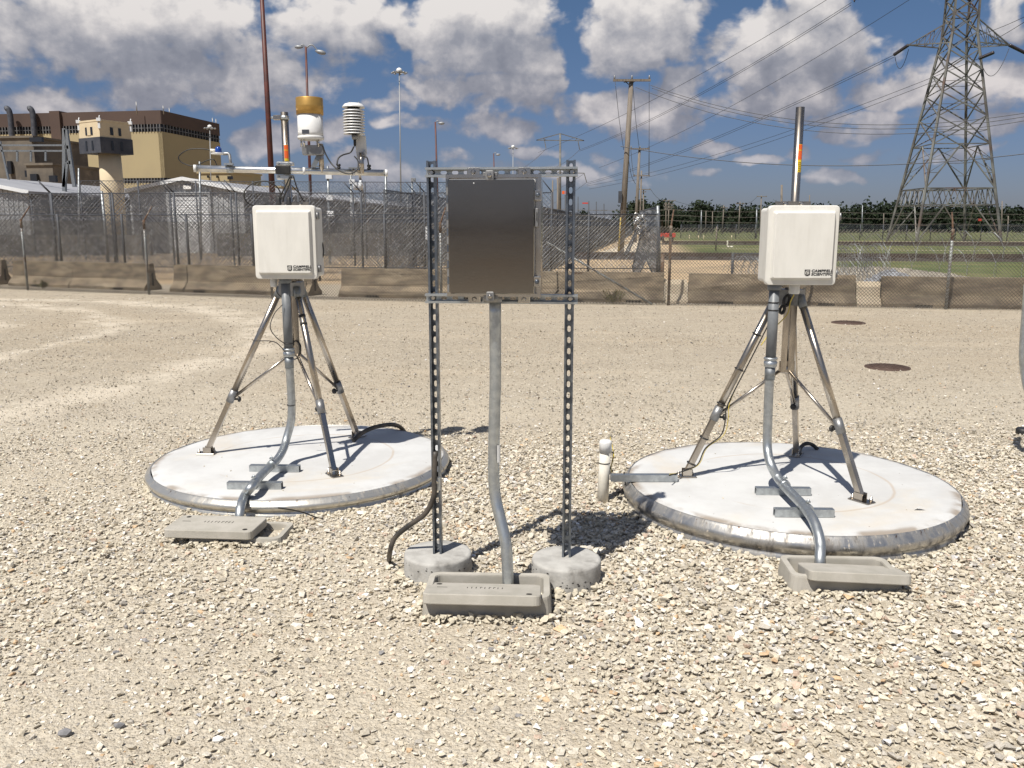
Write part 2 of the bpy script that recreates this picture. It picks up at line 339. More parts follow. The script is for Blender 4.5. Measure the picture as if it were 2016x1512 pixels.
# ------------------------------------------------------------------ ground
def ground_material():
    m = bpy.data.materials.new('gravel_ground'); m.use_nodes = True; b = NB(m.node_tree); p = b.n['Principled BSDF']
    tc = b.new('ShaderNodeTexCoord').outputs['Object']; sp = b.new('ShaderNodeSeparateXYZ'); b.put(sp.inputs[0], tc)
    X, Y = sp.outputs[0], sp.outputs[1]
    c = b.mix(b.mr(b.noise(tc, 1.1, 6, .6), .35, .68), (.53,.48,.39,1), (.435,.39,.32,1))
    c = b.mix(b.mr(b.noise(tc, .22, 4, .55, .6), .45, .7), c, (.46,.39,.29,1))
    c = b.mix(b.mr(Y, 5.5, 12), c, b.mix(1., c, (.66,.625,.595,1), 'MULTIPLY'))
    c = b.mix(b.m('MULTIPLY', b.mr(b.noise(tc, 2.6, 7, .7), .46, .64), b.mr(Y, 6, 10, 0., .55)), c, (.27,.225,.17,1))
    c = b.mix(b.m('MULTIPLY', b.mr(b.noise(tc, 11, 5, .7), .54, .66), b.mr(Y, 6, 9, .2, .6)), c, (.52,.46,.36,1))
    # loose chips: two scales of cells, each its own colour
    for sc_, amt in ((46, .55), (95, .5), (190, .35)):
        v = b.new('ShaderNodeTexVoronoi'); b.put(v.inputs['Vector'], tc); v.inputs['Scale'].default_value = sc_
        s2 = b.new('ShaderNodeSeparateColor'); b.put(s2.inputs[0], v.outputs['Color'])
        rp = b.new('ShaderNodeValToRGB'); b.put(rp.inputs[0], s2.outputs[0]); e = rp.color_ramp.elements
        e[0].color = (.22,.185,.14,1); e[1].color = (.66,.60,.50,1); e.new(.3).color = (.40,.345,.265,1); e.new(.75).color = (.49,.43,.335,1)
        c = b.mix(b.m('MULTIPLY', b.mr(s2.outputs[1], .35, .8), amt), c, rp.outputs[0])
    # tyre arcs: pale dust swept by turning vehicles
    arc = None
    for cx, cy, r, w in ((-13.5,12.2,5.2,.5),(-13.5,12.2,7.0,.45),(-12.3,11.3,8.6,.7),(-14.5,11.0,3.4,.4)):
        dx = b.m('SUBTRACT', X, cx); dy = b.m('SUBTRACT', Y, cy)
        rr = b.m('SQRT', b.m('ADD', b.m('MULTIPLY', dx, dx), b.m('MULTIPLY', dy, dy)))
        rr = b.m('ADD', rr, b.m('MULTIPLY', b.m('SUBTRACT', b.noise(tc, .7, 3), .5), 1.4))
        q = b.mr(b.m('ABSOLUTE', b.m('SUBTRACT', rr, r)), w, 0)
        arc = q if arc is None else b.m('MAXIMUM', arc, q)
    arc = b.m('MULTIPLY', arc, b.mr(b.noise(tc, 1.7, 6, .7), .36, .56))
    c = b.mix(b.m('MULTIPLY', arc, .65), c, (.64,.57,.465,1))
    # streaks of fines on the compacted lot
    mp = b.new('ShaderNodeMapping'); b.put(mp.inputs[0], tc); mp.inputs['Scale'].default_value = (.35, 1.6, 1)
    stv = b.m('MULTIPLY', b.mr(b.noise(mp.outputs[0], 1.0, 5, .6), .5, .7), b.mr(Y, 7, 11))
    c = b.mix(b.m('MULTIPLY', stv, .45), c, (.49,.415,.315,1))
    # reddish clay patches
    for cx, cy, r in ((-.25, 4.55, .22), (-2.9, 3.7, .35)):
        dx = b.m('SUBTRACT', X, cx); dy = b.m('MULTIPLY', b.m('SUBTRACT', Y, cy), 1.6)
        rr = b.m('ADD', b.m('SQRT', b.m('ADD', b.m('MULTIPLY', dx, dx), b.m('MULTIPLY', dy, dy))), b.m('MULTIPLY', b.m('SUBTRACT', b.noise(tc, 9, 4), .5), .25))
        c = b.mix(b.m('MULTIPLY', b.mr(rr, r, r*.4), .55), c, (.44,.27,.14,1))
    c = b.mix(b.mr(Y, -7, -12), c, (.13,.098,.068,1))
    # beyond the barriers: pale sandy tracks, then grass
    sand = b.mr(Y, 24.5, 26)
    c = b.mix(sand, c, b.mix(b.mr(b.noise(tc, .35, 6, .65), .4, .65), (.47,.35,.22,1), (.33,.255,.17,1)))
    edge = b.m('ADD', b.m('MULTIPLY', b.m('SUBTRACT', b.noise(tc, .12, 4, .6), .5), 10), b.mr(X, 12, 15.5, 46, 26.5))
    gm = b.m('MULTIPLY', b.mr(b.m('SUBTRACT', Y, edge), -.6, .8), b.mr(b.m('SUBTRACT', X, b.m('MULTIPLY', Y, .155)), 1.5, 4))
    gr = b.mix(b.mr(b.noise(tc, .25, 6, .65), .4, .62), (.075,.105,.032,1), (.15,.155,.06,1))
    mp2 = b.new('ShaderNodeMapping'); b.put(mp2.inputs[0], tc); mp2.inputs['Scale'].default_value = (.02, .3, 1)
    gr = b.mix(b.m('MULTIPLY', b.mr(b.noise(mp2.outputs[0], 1, 4, .6), .55, .68), b.mr(Y, 60, 90, .3, .75)), gr, (.30,.255,.15,1))
    c = b.mix(gm, c, gr)
    b.put(p.inputs['Base Color'], c); p.inputs['Roughness'].default_value = .93; p.inputs['Specular IOR Level'].default_value = .2
    # relief
    v1 = b.new('ShaderNodeTexVoronoi'); b.put(v1.inputs['Vector'], tc); v1.inputs['Scale'].default_value = 60
    v2 = b.new('ShaderNodeTexVoronoi'); b.put(v2.inputs['Vector'], tc); v2.inputs['Scale'].default_value = 150
    hgt = b.m('ADD', b.m('ADD', b.m('MULTIPLY', b.m('SUBTRACT', 1., v1.outputs['Distance']), .008), b.m('MULTIPLY', b.m('SUBTRACT', 1., v2.outputs['Distance']), .004)), b.m('MULTIPLY', b.noise(tc, 7, 6, .65), .03))
    bn = b.new('ShaderNodeBump'); bn.inputs['Strength'].default_value = .9; bn.inputs['Distance'].default_value = 1.
    b.put(bn.inputs['Height'], hgt); b.put(p.inputs['Normal'], bn.outputs[0])
    return m
mb = MB()
xs = [-1500,-300,-60,-20,-6,6,20,60,300,1500]; ys = [-1500,-300,-20,0,4,10,24,60,200,600,2500]
vs = [(x, y, 0) for y in ys for x in xs]; nx = len(xs)
mb.add(vs, [(j*nx+i, j*nx+i+1, (j+1)*nx+i+1, (j+1)*nx+i) for j in range(len(ys)-1) for i in range(nx-1)])
struct(mb.build('ground', ground_material()))

# ------------------------------------------------------------------ loose gravel: tens of thousands of stones, uncountable
PADS = [(-1.44, 5.72, .98, .10), (1.66, 5.0, .96, .145)]
def vnoise(x, y, s, off=0.):
    gx = x*s + off; gy = y*s - off; ix = np.floor(gx).astype(int); iy = np.floor(gy).astype(int); fx = gx-ix; fy = gy-iy
    h = lambda a, c: (np.sin(a*127.1 + c*311.7)*43758.5453) % 1.0
    fx = fx*fx*(3-2*fx); fy = fy*fy*(3-2*fy)
    return (h(ix,iy)*(1-fx)+h(ix+1,iy)*fx)*(1-fy) + (h(ix,iy+1)*(1-fx)+h(ix+1,iy+1)*fx)*fy
def looseness(x, y):
    n = .6*vnoise(x, y, 1.3, 3.1) + .4*vnoise(x, y, 3.1, 9.7)
    right = 1/(1+np.exp(-(x*.9 + (y-2.9)*.55 - .35)*3.0))
    right *= 1/(1+np.exp((y-6.4)*2.2))
    left = .55/(1+np.exp((x+1.2)*3))*np.exp(-((y-4.0)/1.1)**2)
    return np.clip(np.maximum(right, left) + (n-.5)*.75 + .14, 0, 1)
def ico():
    t = (1+5**.5)/2; v = np.array([(-1,t,0),(1,t,0),(-1,-t,0),(1,-t,0),(0,-1,t),(0,1,t),(0,-1,-t),(0,1,-t),(t,0,-1),(t,0,1),(-t,0,-1),(-t,0,1)])/math.hypot(1,t)
    f = np.array([(0,11,5),(0,5,1),(0,1,7),(0,7,10),(0,10,11),(1,5,9),(5,11,4),(11,10,2),(10,7,6),(7,1,8),(3,9,4),(3,4,2),(3,2,6),(3,6,8),(3,8,9),(4,9,5),(2,4,11),(6,2,10),(8,6,7),(9,8,1)])
    return v, f
def chips(nv, npts, seedk):
    "a set of angular crushed-stone shapes (convex hulls of random points)"
    import bmesh
    r = np.random.default_rng(seedk); out = []
    for _ in range(nv):
        p = r.uniform(-1, 1, (npts, 3)); p /= np.maximum(.25, np.abs(p).max(1, keepdims=True))*r.uniform(1.0, 1.25, (npts, 1)) ; p *= r.uniform(.75, 1.1, 3)
        bm = bmesh.new(); [bm.verts.new(q) for q in p]
        bmesh.ops.convex_hull(bm, input=bm.verts); bmesh.ops.delete(bm, geom=[v for v in bm.verts if not v.link_faces], context='VERTS')
        bmesh.ops.recalc_face_normals(bm, faces=bm.faces); bmesh.ops.triangulate(bm, faces=bm.faces); bm.verts.index_update()
        out.append((np.array([v.co[:] for v in bm.verts]), np.array([[v.index for v in f.verts] for f in bm.faces]))); bm.free()
    return out
BIG = chips(36, 10, 21); SMALL = chips(20, 6, 22)
# (stone tones: limestone buff, pale, grey, tan-orange, white, dark)
TONES = np.array([(.56,.50,.38),(.63,.58,.47),(.49,.44,.34),(.42,.385,.32),(.67,.63,.55),(.56,.40,.24),(.78,.76,.72),(.24,.23,.215),(.50,.385,.29)])
TP = np.array([.35,.22,.19,.10,.085,.018,.015,.010,.022])
def stones(name, n, y0, y1, smin, smax, base, loosepow, shapes, seedk, half=.66, flat=.62, fade=0., lift=0., tv=(.94, 1.24)):
    r = np.random.default_rng(seedk)
    yy = np.sqrt(r.uniform(y0*y0, y1*y1, n)); n = int(n*1.45); yy = np.sqrt(r.uniform(y0*y0, y1*y1, n)); xx = r.uniform(-1, 1, n)*(half*yy + 1.7)
    lo = looseness(xx, yy); keep = r.uniform(0, 1, n) < (base + (1-base)*lo**loosepow)*np.clip(1-(np.abs(xx)-half*yy-.1)/1.7, 0, 1)
    if fade: keep &= r.uniform(0, 1, n) < np.clip((y1-yy)/fade, 0, 1)
    for cx, cy, rad, _ in PADS: keep &= (xx-cx)**2 + (yy-cy)**2 > (rad+.0)**2
    for cx, cy in ((-.357,3.916),(.253,3.826)): keep &= (xx-cx)**2 + (yy-cy)**2 > .16**2
    for cx, cy, hw, hd in BOXES: keep &= ~((np.abs(xx-cx) < hw) & (np.abs(yy-cy) < hd))
    xx, yy, lo = xx[keep], yy[keep], lo[keep]; n = len(xx)
    sz = smin*(smax/smin)**(r.beta(1.2, 2.4, n)) * (.75 + .35*lo)
    ti = r.choice(len(TONES), n, p=TP/TP.sum()); tone = TONES[ti]*r.uniform(tv[0], tv[1], (n,1))*np.array([.99, 1.005, 1.07]); which = r.integers(0, len(shapes), n)
    PP, FF, CC, base_i = [], [], [], 0
    for k, (V0, F0) in enumerate(shapes):
        m = which == k; c_ = int(m.sum())
        if not c_: continue
        q = lambda a: a[m]
        V = V0[None]*((q(sz)/2)[:,None,None]*np.stack([r.uniform(.9,1.5,c_), r.uniform(.7,1.1,c_), r.uniform(flat*.55,flat*1.35,c_)], 1)[:,None,:])
        th = r.uniform(0, 2*math.pi, c_); tl = r.normal(0, .30, c_)
        c, s_ = np.cos(tl)[:,None], np.sin(tl)[:,None]; x, y, z = V[...,0], V[...,1], V[...,2]; y, z = y*c - z*s_, y*s_ + z*c
        c, s_ = np.cos(th)[:,None], np.sin(th)[:,None]; x, y = x*c - y*s_, x*s_ + y*c
        lay = r.uniform(-.16, .36, c_)*q(sz) + q(lo)*r.uniform(0, .012, c_) + lift*q(sz)
        PP.append(np.stack([x + q(xx)[:,None], y + q(yy)[:,None], z + lay[:,None]], 2).reshape(-1, 3))
        FF.append((F0[None] + (np.arange(c_)*len(V0))[:,None,None]).reshape(-1, 3) + base_i); base_i += c_*len(V0)
        CC.append(np.repeat(np.concatenate([q(tone), np.ones((c_,1))], 1)[:,None,:], len(V0), 1).reshape(-1, 4))
    P = np.concatenate(PP); Fc = np.concatenate(FF); col = np.concatenate(CC)
    me = bpy.data.meshes.new(name); me.vertices.add(len(P)); me.vertices.foreach_set('co', P.ravel().astype(np.float32))
    me.loops.add(Fc.size); me.loops.foreach_set('vertex_index', Fc.ravel().astype(np.int32))
    me.polygons.add(len(Fc)); me.polygons.foreach_set('loop_start', (np.arange(len(Fc))*3).astype(np.int32))
    me.update(calc_edges=True); me.polygons.foreach_set('use_smooth', np.zeros(len(Fc), dtype=bool))
    ca = me.color_attributes.new('tone', 'FLOAT_COLOR', 'POINT'); ca.data.foreach_set('color', col.ravel().astype(np.float32))
    me.materials.append(STONE)
    o = bpy.data.objects.new(name, me); S.collection.objects.link(o); o['kind'] = 'stuff'
    print(name, len(Fc))
    return o
BOXES = [(-1.47,4.42,.20,.09),(-.105,3.56,.22,.08),(1.53,3.80,.20,.09)]
STONE = bpy.data.materials.new('crushed_limestone'); STONE.use_nodes = True; b = NB(STONE.node_tree); p = b.n['Principled BSDF']
at = b.new('ShaderNodeAttribute', attribute_name='tone'); tco = b.new('ShaderNodeTexCoord').outputs['Object']
b.put(p.inputs['Base Color'], b.mix(b.mr(b.noise(tco, 160, 4, .6), .35, .7), at.outputs['Color'], b.mix(1., at.outputs['Color'], (.74,.71,.66,1), 'MULTIPLY')))
p.inputs['Roughness'].default_value = .9; p.inputs['Specular IOR Level'].default_value = .25
bn = b.new('ShaderNodeBump'); bn.inputs['Strength'].default_value = .5; bn.inputs['Distance'].default_value = .003; b.put(bn.inputs['Height'], b.noise(tco, 260, 4, .6)); b.put(p.inputs['Normal'], bn.outputs[0])
tag(stones('gravel', 100000, 1.9, 7.4, .013, .044, .34, .8, BIG, 1, fade=1.6), 'loose buff crushed limestone chips around the round concrete pads', 'gravel')
tag(stones('gravel_chips', 90000, 1.9, 8.0, .006, .018, .6, .5, SMALL, 2, flat=.8, fade=3.), 'fine gravel chips pressed into the dusty ground', 'gravel')
tag(stones('gravel_grit', 85000, 5.4, 15, .012, .040, .55, .5, SMALL, 3, flat=.75, fade=6.5, lift=.16, tv=(.45, 1.15)), 'small stone grit over the compacted lot behind the pads', 'gravel')
tag(stones('gravel_scatter', 22000, 12, 23, .018, .050, .6, .5, SMALL, 4, lift=.18, tv=(.35, 1.2)), 'sparse stones scattered over the lot up to the fence', 'gravel')

# ------------------------------------------------------------------ round concrete pads with steel rims
def pad(cx, cy, rad, z, label, stain):
    t = thing('concrete_pad', label, 'concrete pad', (cx, cy, 0), 'round instrument pads')
    n = 96; mb = MB(); vs = [(cx, cy, z+.002)]; fs = []
    for ring, rr in enumerate((rad*.35, rad*.7, rad*.955, rad*.985)):
        for j in range(n):
            w = 2*math.pi*j/n; q = 1 + (.004*math.sin(w*7+cx)+.003*math.sin(w*17))*(ring == 3)
            vs.append((cx+rr*q*math.cos(w), cy+rr*q*math.sin(w), z + (.002 if ring < 3 else -.006) + .0015*math.sin(w*5+ring)))
    for j in range(n):
        k = (j+1) % n; fs.append((0, 1+j, 1+k))
        for r_ in range(3): fs.append((1+r_*n+j, 1+(r_+1)*n+j, 1+(r_+1)*n+k, 1+r_*n+k))
    mb.add(vs, fs, True)
    m = bpy.data.materials.new('pad_concrete'); m.use_nodes = True; b = NB(m.node_tree); p = b.n['Principled BSDF']
    tc = b.new('ShaderNodeTexCoord').outputs['Object']
    c = b.mix(b.mr(b.noise(tc, 3, 6, .65), .35, .68), (.545,.548,.542,1), (.47,.468,.46,1))
    c = b.mix(b.m('MULTIPLY', b.mr(b.noise(tc, 1.3, 5, .6, .5), .52, .68), .5), c, (.53,.47,.38,1))
    ln = b.new('ShaderNodeVectorMath', operation='LENGTH'); b.put(ln.inputs[0], tc); rr = b.m('ADD', ln.outputs['Value'], b.m('MULTIPLY', b.m('SUBTRACT', b.noise(tc, 4, 4), .5), .03))
    c = b.mix(b.m('MULTIPLY', b.mr(b.m('ABSOLUTE', b.m('SUBTRACT', rr, rad*.64)), .014, 0), b.m('MULTIPLY', b.mr(b.noise(tc, 2.2, 2), .42, .6), .6)), c, (.40,.32,.24,1))
    c = b.mix(b.m('MULTIPLY', b.mr(rr, rad*.93, rad*.985), b.mr(b.noise(tc, 6, 5), .4, .6)), c, (.28,.24,.20,1))
    vo = b.new('ShaderNodeTexVoronoi'); b.put(vo.inputs['Vector'], tc); vo.inputs['Scale'].default_value = 9
    c = b.mix(b.mr(vo.outputs['Distance'], .05, .025), c, (.22,.19,.16,1))
    b.put(p.inputs['Base Color'], c); p.inputs['Roughness'].default_value = .85
    bn = b.new('ShaderNodeBump'); bn.inputs['Strength'].default_value = .25; bn.inputs['Distance'].default_value = .004; b.put(bn.inputs['Height'], b.noise(tc, 90, 5, .6)); b.put(p.inputs['Normal'], bn.outputs[0])
    mb.build('slab', m, t)
    k = z/.145
    prof = [(rad*.984, z-.012), (rad*.987, z-.002), (rad*.993, z-.003), (rad*1.0, .128*k), (rad*1.020, .108*k), (rad*1.027, .085*k), (rad*1.018, .062*k), (rad*1.002, .050*k), (rad*1.000, .042*k), (rad*1.006, .030*k), (rad*1.014, .012*k), (rad*1.016, -.005), (rad*1.01, -.03)]
    rm = bpy.data.materials.new('stained_steel_rim'); rm.use_nodes = True; b = NB(rm.node_tree); p = b.n['Principled BSDF']
    tc = b.new('ShaderNodeTexCoord').outputs['Object']; s3 = b.new('ShaderNodeSeparateXYZ'); b.put(s3.inputs[0], tc)
    an = b.m('ARCTAN2', s3.outputs[1], s3.outputs[0]); cm = b.new('ShaderNodeCombineXYZ'); b.put(cm.inputs[0], b.m('MULTIPLY', an, 9.)); b.put(cm.inputs[2], b.m('MULTIPLY', s3.outputs[2], 5.))
    f = b.mr(b.noise(cm.outputs[0], 1.5, 6, .62), *( (.40, .70) if stain else (.52, .72)))
    c = b.mix(b.m('MULTIPLY', f, .85), (.50,.49,.47,1) if stain else (.60,.58,.53,1), (.055,.045,.038,1) if stain else (.20,.175,.15,1))
    f2 = b.mr(b.noise(cm.outputs[0], 5.0, 5, .6), .58, .68); c = b.mix(f2, c, (.47,.42,.35,1))
    ru = b.m('MULTIPLY', b.mr(s3.outputs[2], z*.72, z*.95), b.mr(b.noise(cm.outputs[0], 3.7, 5, .6), .60, .70)); c = b.mix(ru, c, (.13,.07,.04,1))
    b.put(p.inputs['Base Color'], c); b.put(p.inputs['Metallic'], b.m('SUBTRACT', .9 if stain else .8, b.m('MULTIPLY', b.m('MAXIMUM', f, f2), .75 if stain else .45))); b.put(p.inputs['Roughness'], b.m('ADD', .33, b.m('MULTIPLY', f, .3)))
    bn = b.new('ShaderNodeBump'); bn.inputs['Strength'].default_value = .4; bn.inputs['Distance'].default_value = .004; b.put(bn.inputs['Height'], b.noise(cm.outputs[0], 3, 5, .6)); b.put(p.inputs['Normal'], bn.outputs[0])
    MB().lathe(prof[::-1], (cx, cy, 0), 96, closed=True).build('steel_rim', rm, t)
    return t
pad(*PADS[0], 'left round concrete pad with clean silvery rim under the instrument tripod', False)
pad(*PADS[1], 'right round concrete pad with black stained steel rim under the single box tripod', True)

def strew(name, label, pts, smin, smax, seedk, parent=None):
    r = random.Random(seedk); mb = MB()
    for (x, y, z) in pts:
        v, f = BIG[r.randrange(len(BIG))]; s_ = r.uniform(smin, smax)/2; m = Matrix.Rotation(r.uniform(0, 6.28), 3, 'Z') @ Matrix.Rotation(r.gauss(0, .4), 3, 'X')
        mb.add([Vector((x, y, z+s_*.35)) + m @ Vector((p[0]*s_*1.2, p[1]*s_, p[2]*s_*.7)) for p in v.tolist()], [tuple(q) for q in f.tolist()])
    o = mb.build(name, 'looserock', parent, kind='stuff')
    if parent is None: o['label'] = label
    return o
M['looserock'] = mat('loose_limestone', (.56,.50,.39), .9, 0, (.44,.40,.32), 25, col3=(.66,.62,.54), n3=14)
_r = random.Random(3); pts = []
for cx, cy, rad, z in PADS:
    for _ in range(520):
        a = _r.uniform(R(175), R(365)); q = rad*1.012 + abs(_r.gauss(0, .035)); pts.append((cx+q*math.cos(a), cy+q*math.sin(a), max(0, (.030 if cx > 0 else .012)-(q-rad)*.35)*_r.random()))
for cx, cy, hw, hd in ((-1.46,4.43,.25,.135),(-.105,3.565,.275,.135),(1.535,3.81,.25,.13)):
    for _ in range(170):
        e = _r.random(); pts.append((cx+_r.uniform(-hw,hw), cy-hd-.012-abs(_r.gauss(0,.02)), .022*_r.random()) if e < .6 else (cx+(hw+.015+abs(_r.gauss(0,.02)))*(1 if e < .8 else -1), cy+_r.uniform(-hd,hd), .025*_r.random()))
for cx, cy in ((-.357,3.915),(.256,3.835)):
    for _ in range(110): a = _r.uniform(R(170), R(370)); q = .172+abs(_r.gauss(0,.02)); pts.append((cx+q*math.cos(a), cy+q*math.sin(a), .02*_r.random()))
strew('banked_gravel', 'gravel banked against the pad rims, footings and ground boxes', pts, .014, .034, 5)
strew('pad_crumbs', 'few stone crumbs lying on the round pads', [(cx+rad*.9*math.sqrt(_r.random())*math.cos(a), cy+rad*.9*math.sqrt(_r.random())*math.sin(a), z+.002) for cx, cy, rad, z in PADS for a in [_r.uniform(0,6.28) for _ in range(16)]], .005, .014, 6)

# ------------------------------------------------------------------ tripods
def tripod(cx, cy, zp, feet, ztop, label, tape):
    t = thing('tripod', label, 'tripod', (cx, cy, zp), 'stainless steel tripods')
    c = Vector((cx, cy, 0)); zh = 1.235
    MB().tube([(cx,cy,.80),(cx,cy,ztop)], .0245, 20).build('mast', 'stainless', t)
    MB().tube([(cx,cy,1.28),(cx,cy,1.40)], .029, 20).build('collar', 'stainless', t)
    mb = MB(); dirs = [(Vector(f)-Vector((cx,cy,zp))).normalized() for f in feet]
    poly = []
    for d in dirs:
        e = Vector((-d.y, d.x, 0)); poly += [(d*.085 - e*.028), (d*.085 + e*.028)]
    poly.sort(key=lambda v: math.atan2(v.y, v.x))
    mb.prism([(v.x, v.y) for v in poly], (cx,cy,zh-.035), (1,0,0), (0,1,0), (0,0,.09)); mb.build('hub', 'greymetal', t)
    mb = MB(); mb.box((cx-.022, cy-.032, 1.0), (.034,.006,.40)); mb.box((cx+.022, cy-.032, 1.0), (.034,.006,.40)); mb.box((cx, cy-.0235, .835), (.092,.008,.06)); mb.build('lower_column', 'stainless', t)
    MB().lathe([(.03,0),(.034,.01),(.034,.035),(.028,.045)], (cx,cy,.79), 16).build('brace_collar', 'stainless', t)
    for i, f in enumerate(feet):
        f = Vector(f); d = dirs[i]; top = c + d*.085 + Vector((0,0,zh)); foot = f + Vector((0,0,.03)); k = .66
        j = top.lerp(foot, k); ax = (foot-top).normalized()
        lg = MB().tube([top - ax*.02, j], .0215, 18).build('leg', 'stainless', t)
        MB().tube([j - ax*.05, j + ax*.04], .027, 14).build('clamp', 'greymetal', lg)
        a, e = frame(ax)
        MB().bar(j - ax*.02, foot, .033, .033, up=d).build('lower_leg', 'stainless', lg)
        MB().tube([top - ax*.022, top + ax*.05], .025, 14).build('leg_sleeve', 'galv_dull', lg)
        kn = MB(); q = j + ax*.02 - d*.02; sd_ = -d; kn.tube([q, q + sd_*.035], .007, 8); kn.lathe([(.012,0),(.02,.004),(.02,.014),(.012,.02)], q + sd_*.03, 8, axis=sd_); kn.build('knob', 'black', lg)
        dots = MB()
        for m_ in range(11):
            q = top.lerp(foot, .50 + m_*.0125) - d*.0195 - Vector((0,0,.004)); dots.box(q, (.006,.006,.006))
        dots.build('adjustment_holes', 'black', lg, kind='stuff')
        rz = math.atan2(d.y, d.x)
        fp = MB(); fp.box(f + Vector((0,0,.005)) + d*.01, (.13,.075,.008), rz, bev=.003); fp.build('foot_plate', 'stainless', lg)
        m3 = Matrix.Rotation(rz, 3, 'Z')
        for s_ in (-1, 1): MB().box(f + m3 @ Vector((0, s_*.021, .028)), (.055,.004,.042), rz).build('foot_bracket', 'stainless', lg)
        for sx, sy in ((.055,.02),(-.035,-.02)): MB().lathe([(.011,0),(.011,.012),(.006,.014),(.006,.03)], f + m3 @ Vector((sx, sy, .008)), 6).build('foot_bolt', 'stainless', lg)
        br0 = c + d*.03 + Vector((0,0,.805)); MB().tube([br0, j - d*.02], .0105, 10).build('brace', 'stainless', t)
        if tape == i:
            for q in (.14,.185): MB().tube([top.lerp(foot,q), top.lerp(foot,q+.012)], .0235, 12).build('tape_band', 'black', lg)
    for (dz, w) in ((.0, 0),):
        sk = MB(); z0, z1 = ztop-.36, ztop-.205; n=9; vs=[]; 
        for z in (z0, z1):
            for q in range(n):
                a = R(-105 + 62*q/(n-1)); vs.append((cx+.0252*math.cos(a), cy+.0252*math.sin(a), z))
        sk.add(vs, [(q,q+1,n+q+1,n+q) for q in range(n-1)], True); st = sk.build('warning_sticker', 'yellow', t)
        for zz, hh, mm in ((z1-.03,.028,'orange'),(z1-.085,.05,'orange')):
            sk = MB(); vs=[]
            for z in (zz, zz+hh):
                for q in range(n):
                    a = R(-104 + 60*q/(n-1)); vs.append((cx+.0256*math.cos(a), cy+.0256*math.sin(a), z))
            sk.add(vs, [(q,q+1,n+q+1,n+q) for q in range(n-1)], True); sk.build('sticker_print', mm, st)
        sk = MB()
        for q_ in range(5): 
            for a0 in (-98,-78,-62): 
                a = R(a0); p_ = Vector((cx+.0258*math.cos(a), cy+.0258*math.sin(a), z0+.008+q_*.011)); sk.box(p_, (.007,.0006,.003), a+R(90))
        sk.build('sticker_lettering', 'logo', st, kind='stuff')
    return t
FL = [G(410,893,.102), G(657,935,.102), G(702,861,.102)]; FR = [G(1352,938,.147), G(1693,986,.147), G(1567,897,.147)]
CLf = sum(FL, Vector())/3; CRt = sum(FR, Vector())/3
LX, LY = CLf.x, CLf.y; RX, RY = CRt.x, CRt.y
ZL = AY(574,221,LY).z; ZR = AY(1581,211,RY).z
tripod(LX, LY, .102, FL, ZL, 'left stainless tripod whose mast carries the rain gauge bar', 1)
tripod(RX, RY, .147, FR, ZR, 'right stainless tripod with a bare mast above its white box', -1)

# ------------------------------------------------------------------ enclosures
def text_mesh(body, size, loc, rz, m, parent, name='lettering', sx=1.3, shear=.18, bold=.004):
    cu = bpy.data.curves.new('t', 'FONT'); cu.body = body; cu.size = size; cu.shear = shear; cu.offset = .0007; cu.extrude = .0003; cu.space_character = 1.08
    o = bpy.data.objects.new('t', cu); S.collection.objects.link(o); dg = bpy.context.evaluated_depsgraph_get(); dg.update()
    me = bpy.data.meshes.new_from_object(o.evaluated_get(dg)); bpy.data.objects.remove(o)
    q = Matrix.Translation(Vector(loc) - Vector(parent['_w'])) @ Matrix.Rotation(rz, 4, 'Z') @ Matrix.Rotation(R(90), 4, 'X') @ Matrix.Diagonal((sx,1,1,1))
    me.transform(q); me.name = name; me.materials.clear(); me.materials.append(M[m])
    t = bpy.data.objects.new(name, me); S.collection.objects.link(t); t.parent = parent; t['_w'] = list(parent['_w']); return t
def rrect(w, h, r, n=4):
    out = []
    for cx, cy, a0 in ((w/2-r,h/2-r,0),(-w/2+r,h/2-r,90),(-w/2+r,-h/2+r,180),(w/2-r,-h/2+r,270)):
        for k in range(n+1): a = R(a0+90*k/n); out.append((cx+r*math.cos(a), cy+r*math.sin(a)))
    return out
def stack(mb, rings, c, rz):
    "rings of (polyline, y) extruded along local -y; front cap on last"
    m = Matrix.Rotation(rz, 3, 'Z'); c = Vector(c); n = len(rings[0][0]); vs = []
    for pl, y in rings: vs += [c + m @ Vector((u, y, v)) for u, v in pl]
    fs = [(i*n+j, i*n+(j+1)%n, (i+1)*n+(j+1)%n, (i+1)*n+j) for i in range(len(rings)-1) for j in range(n)]
    fs.append(tuple(range(n-1,-1,-1))); fs.append(tuple((len(rings)-1)*n+j for j in range(n)))
    mb.add(vs, fs); return mb
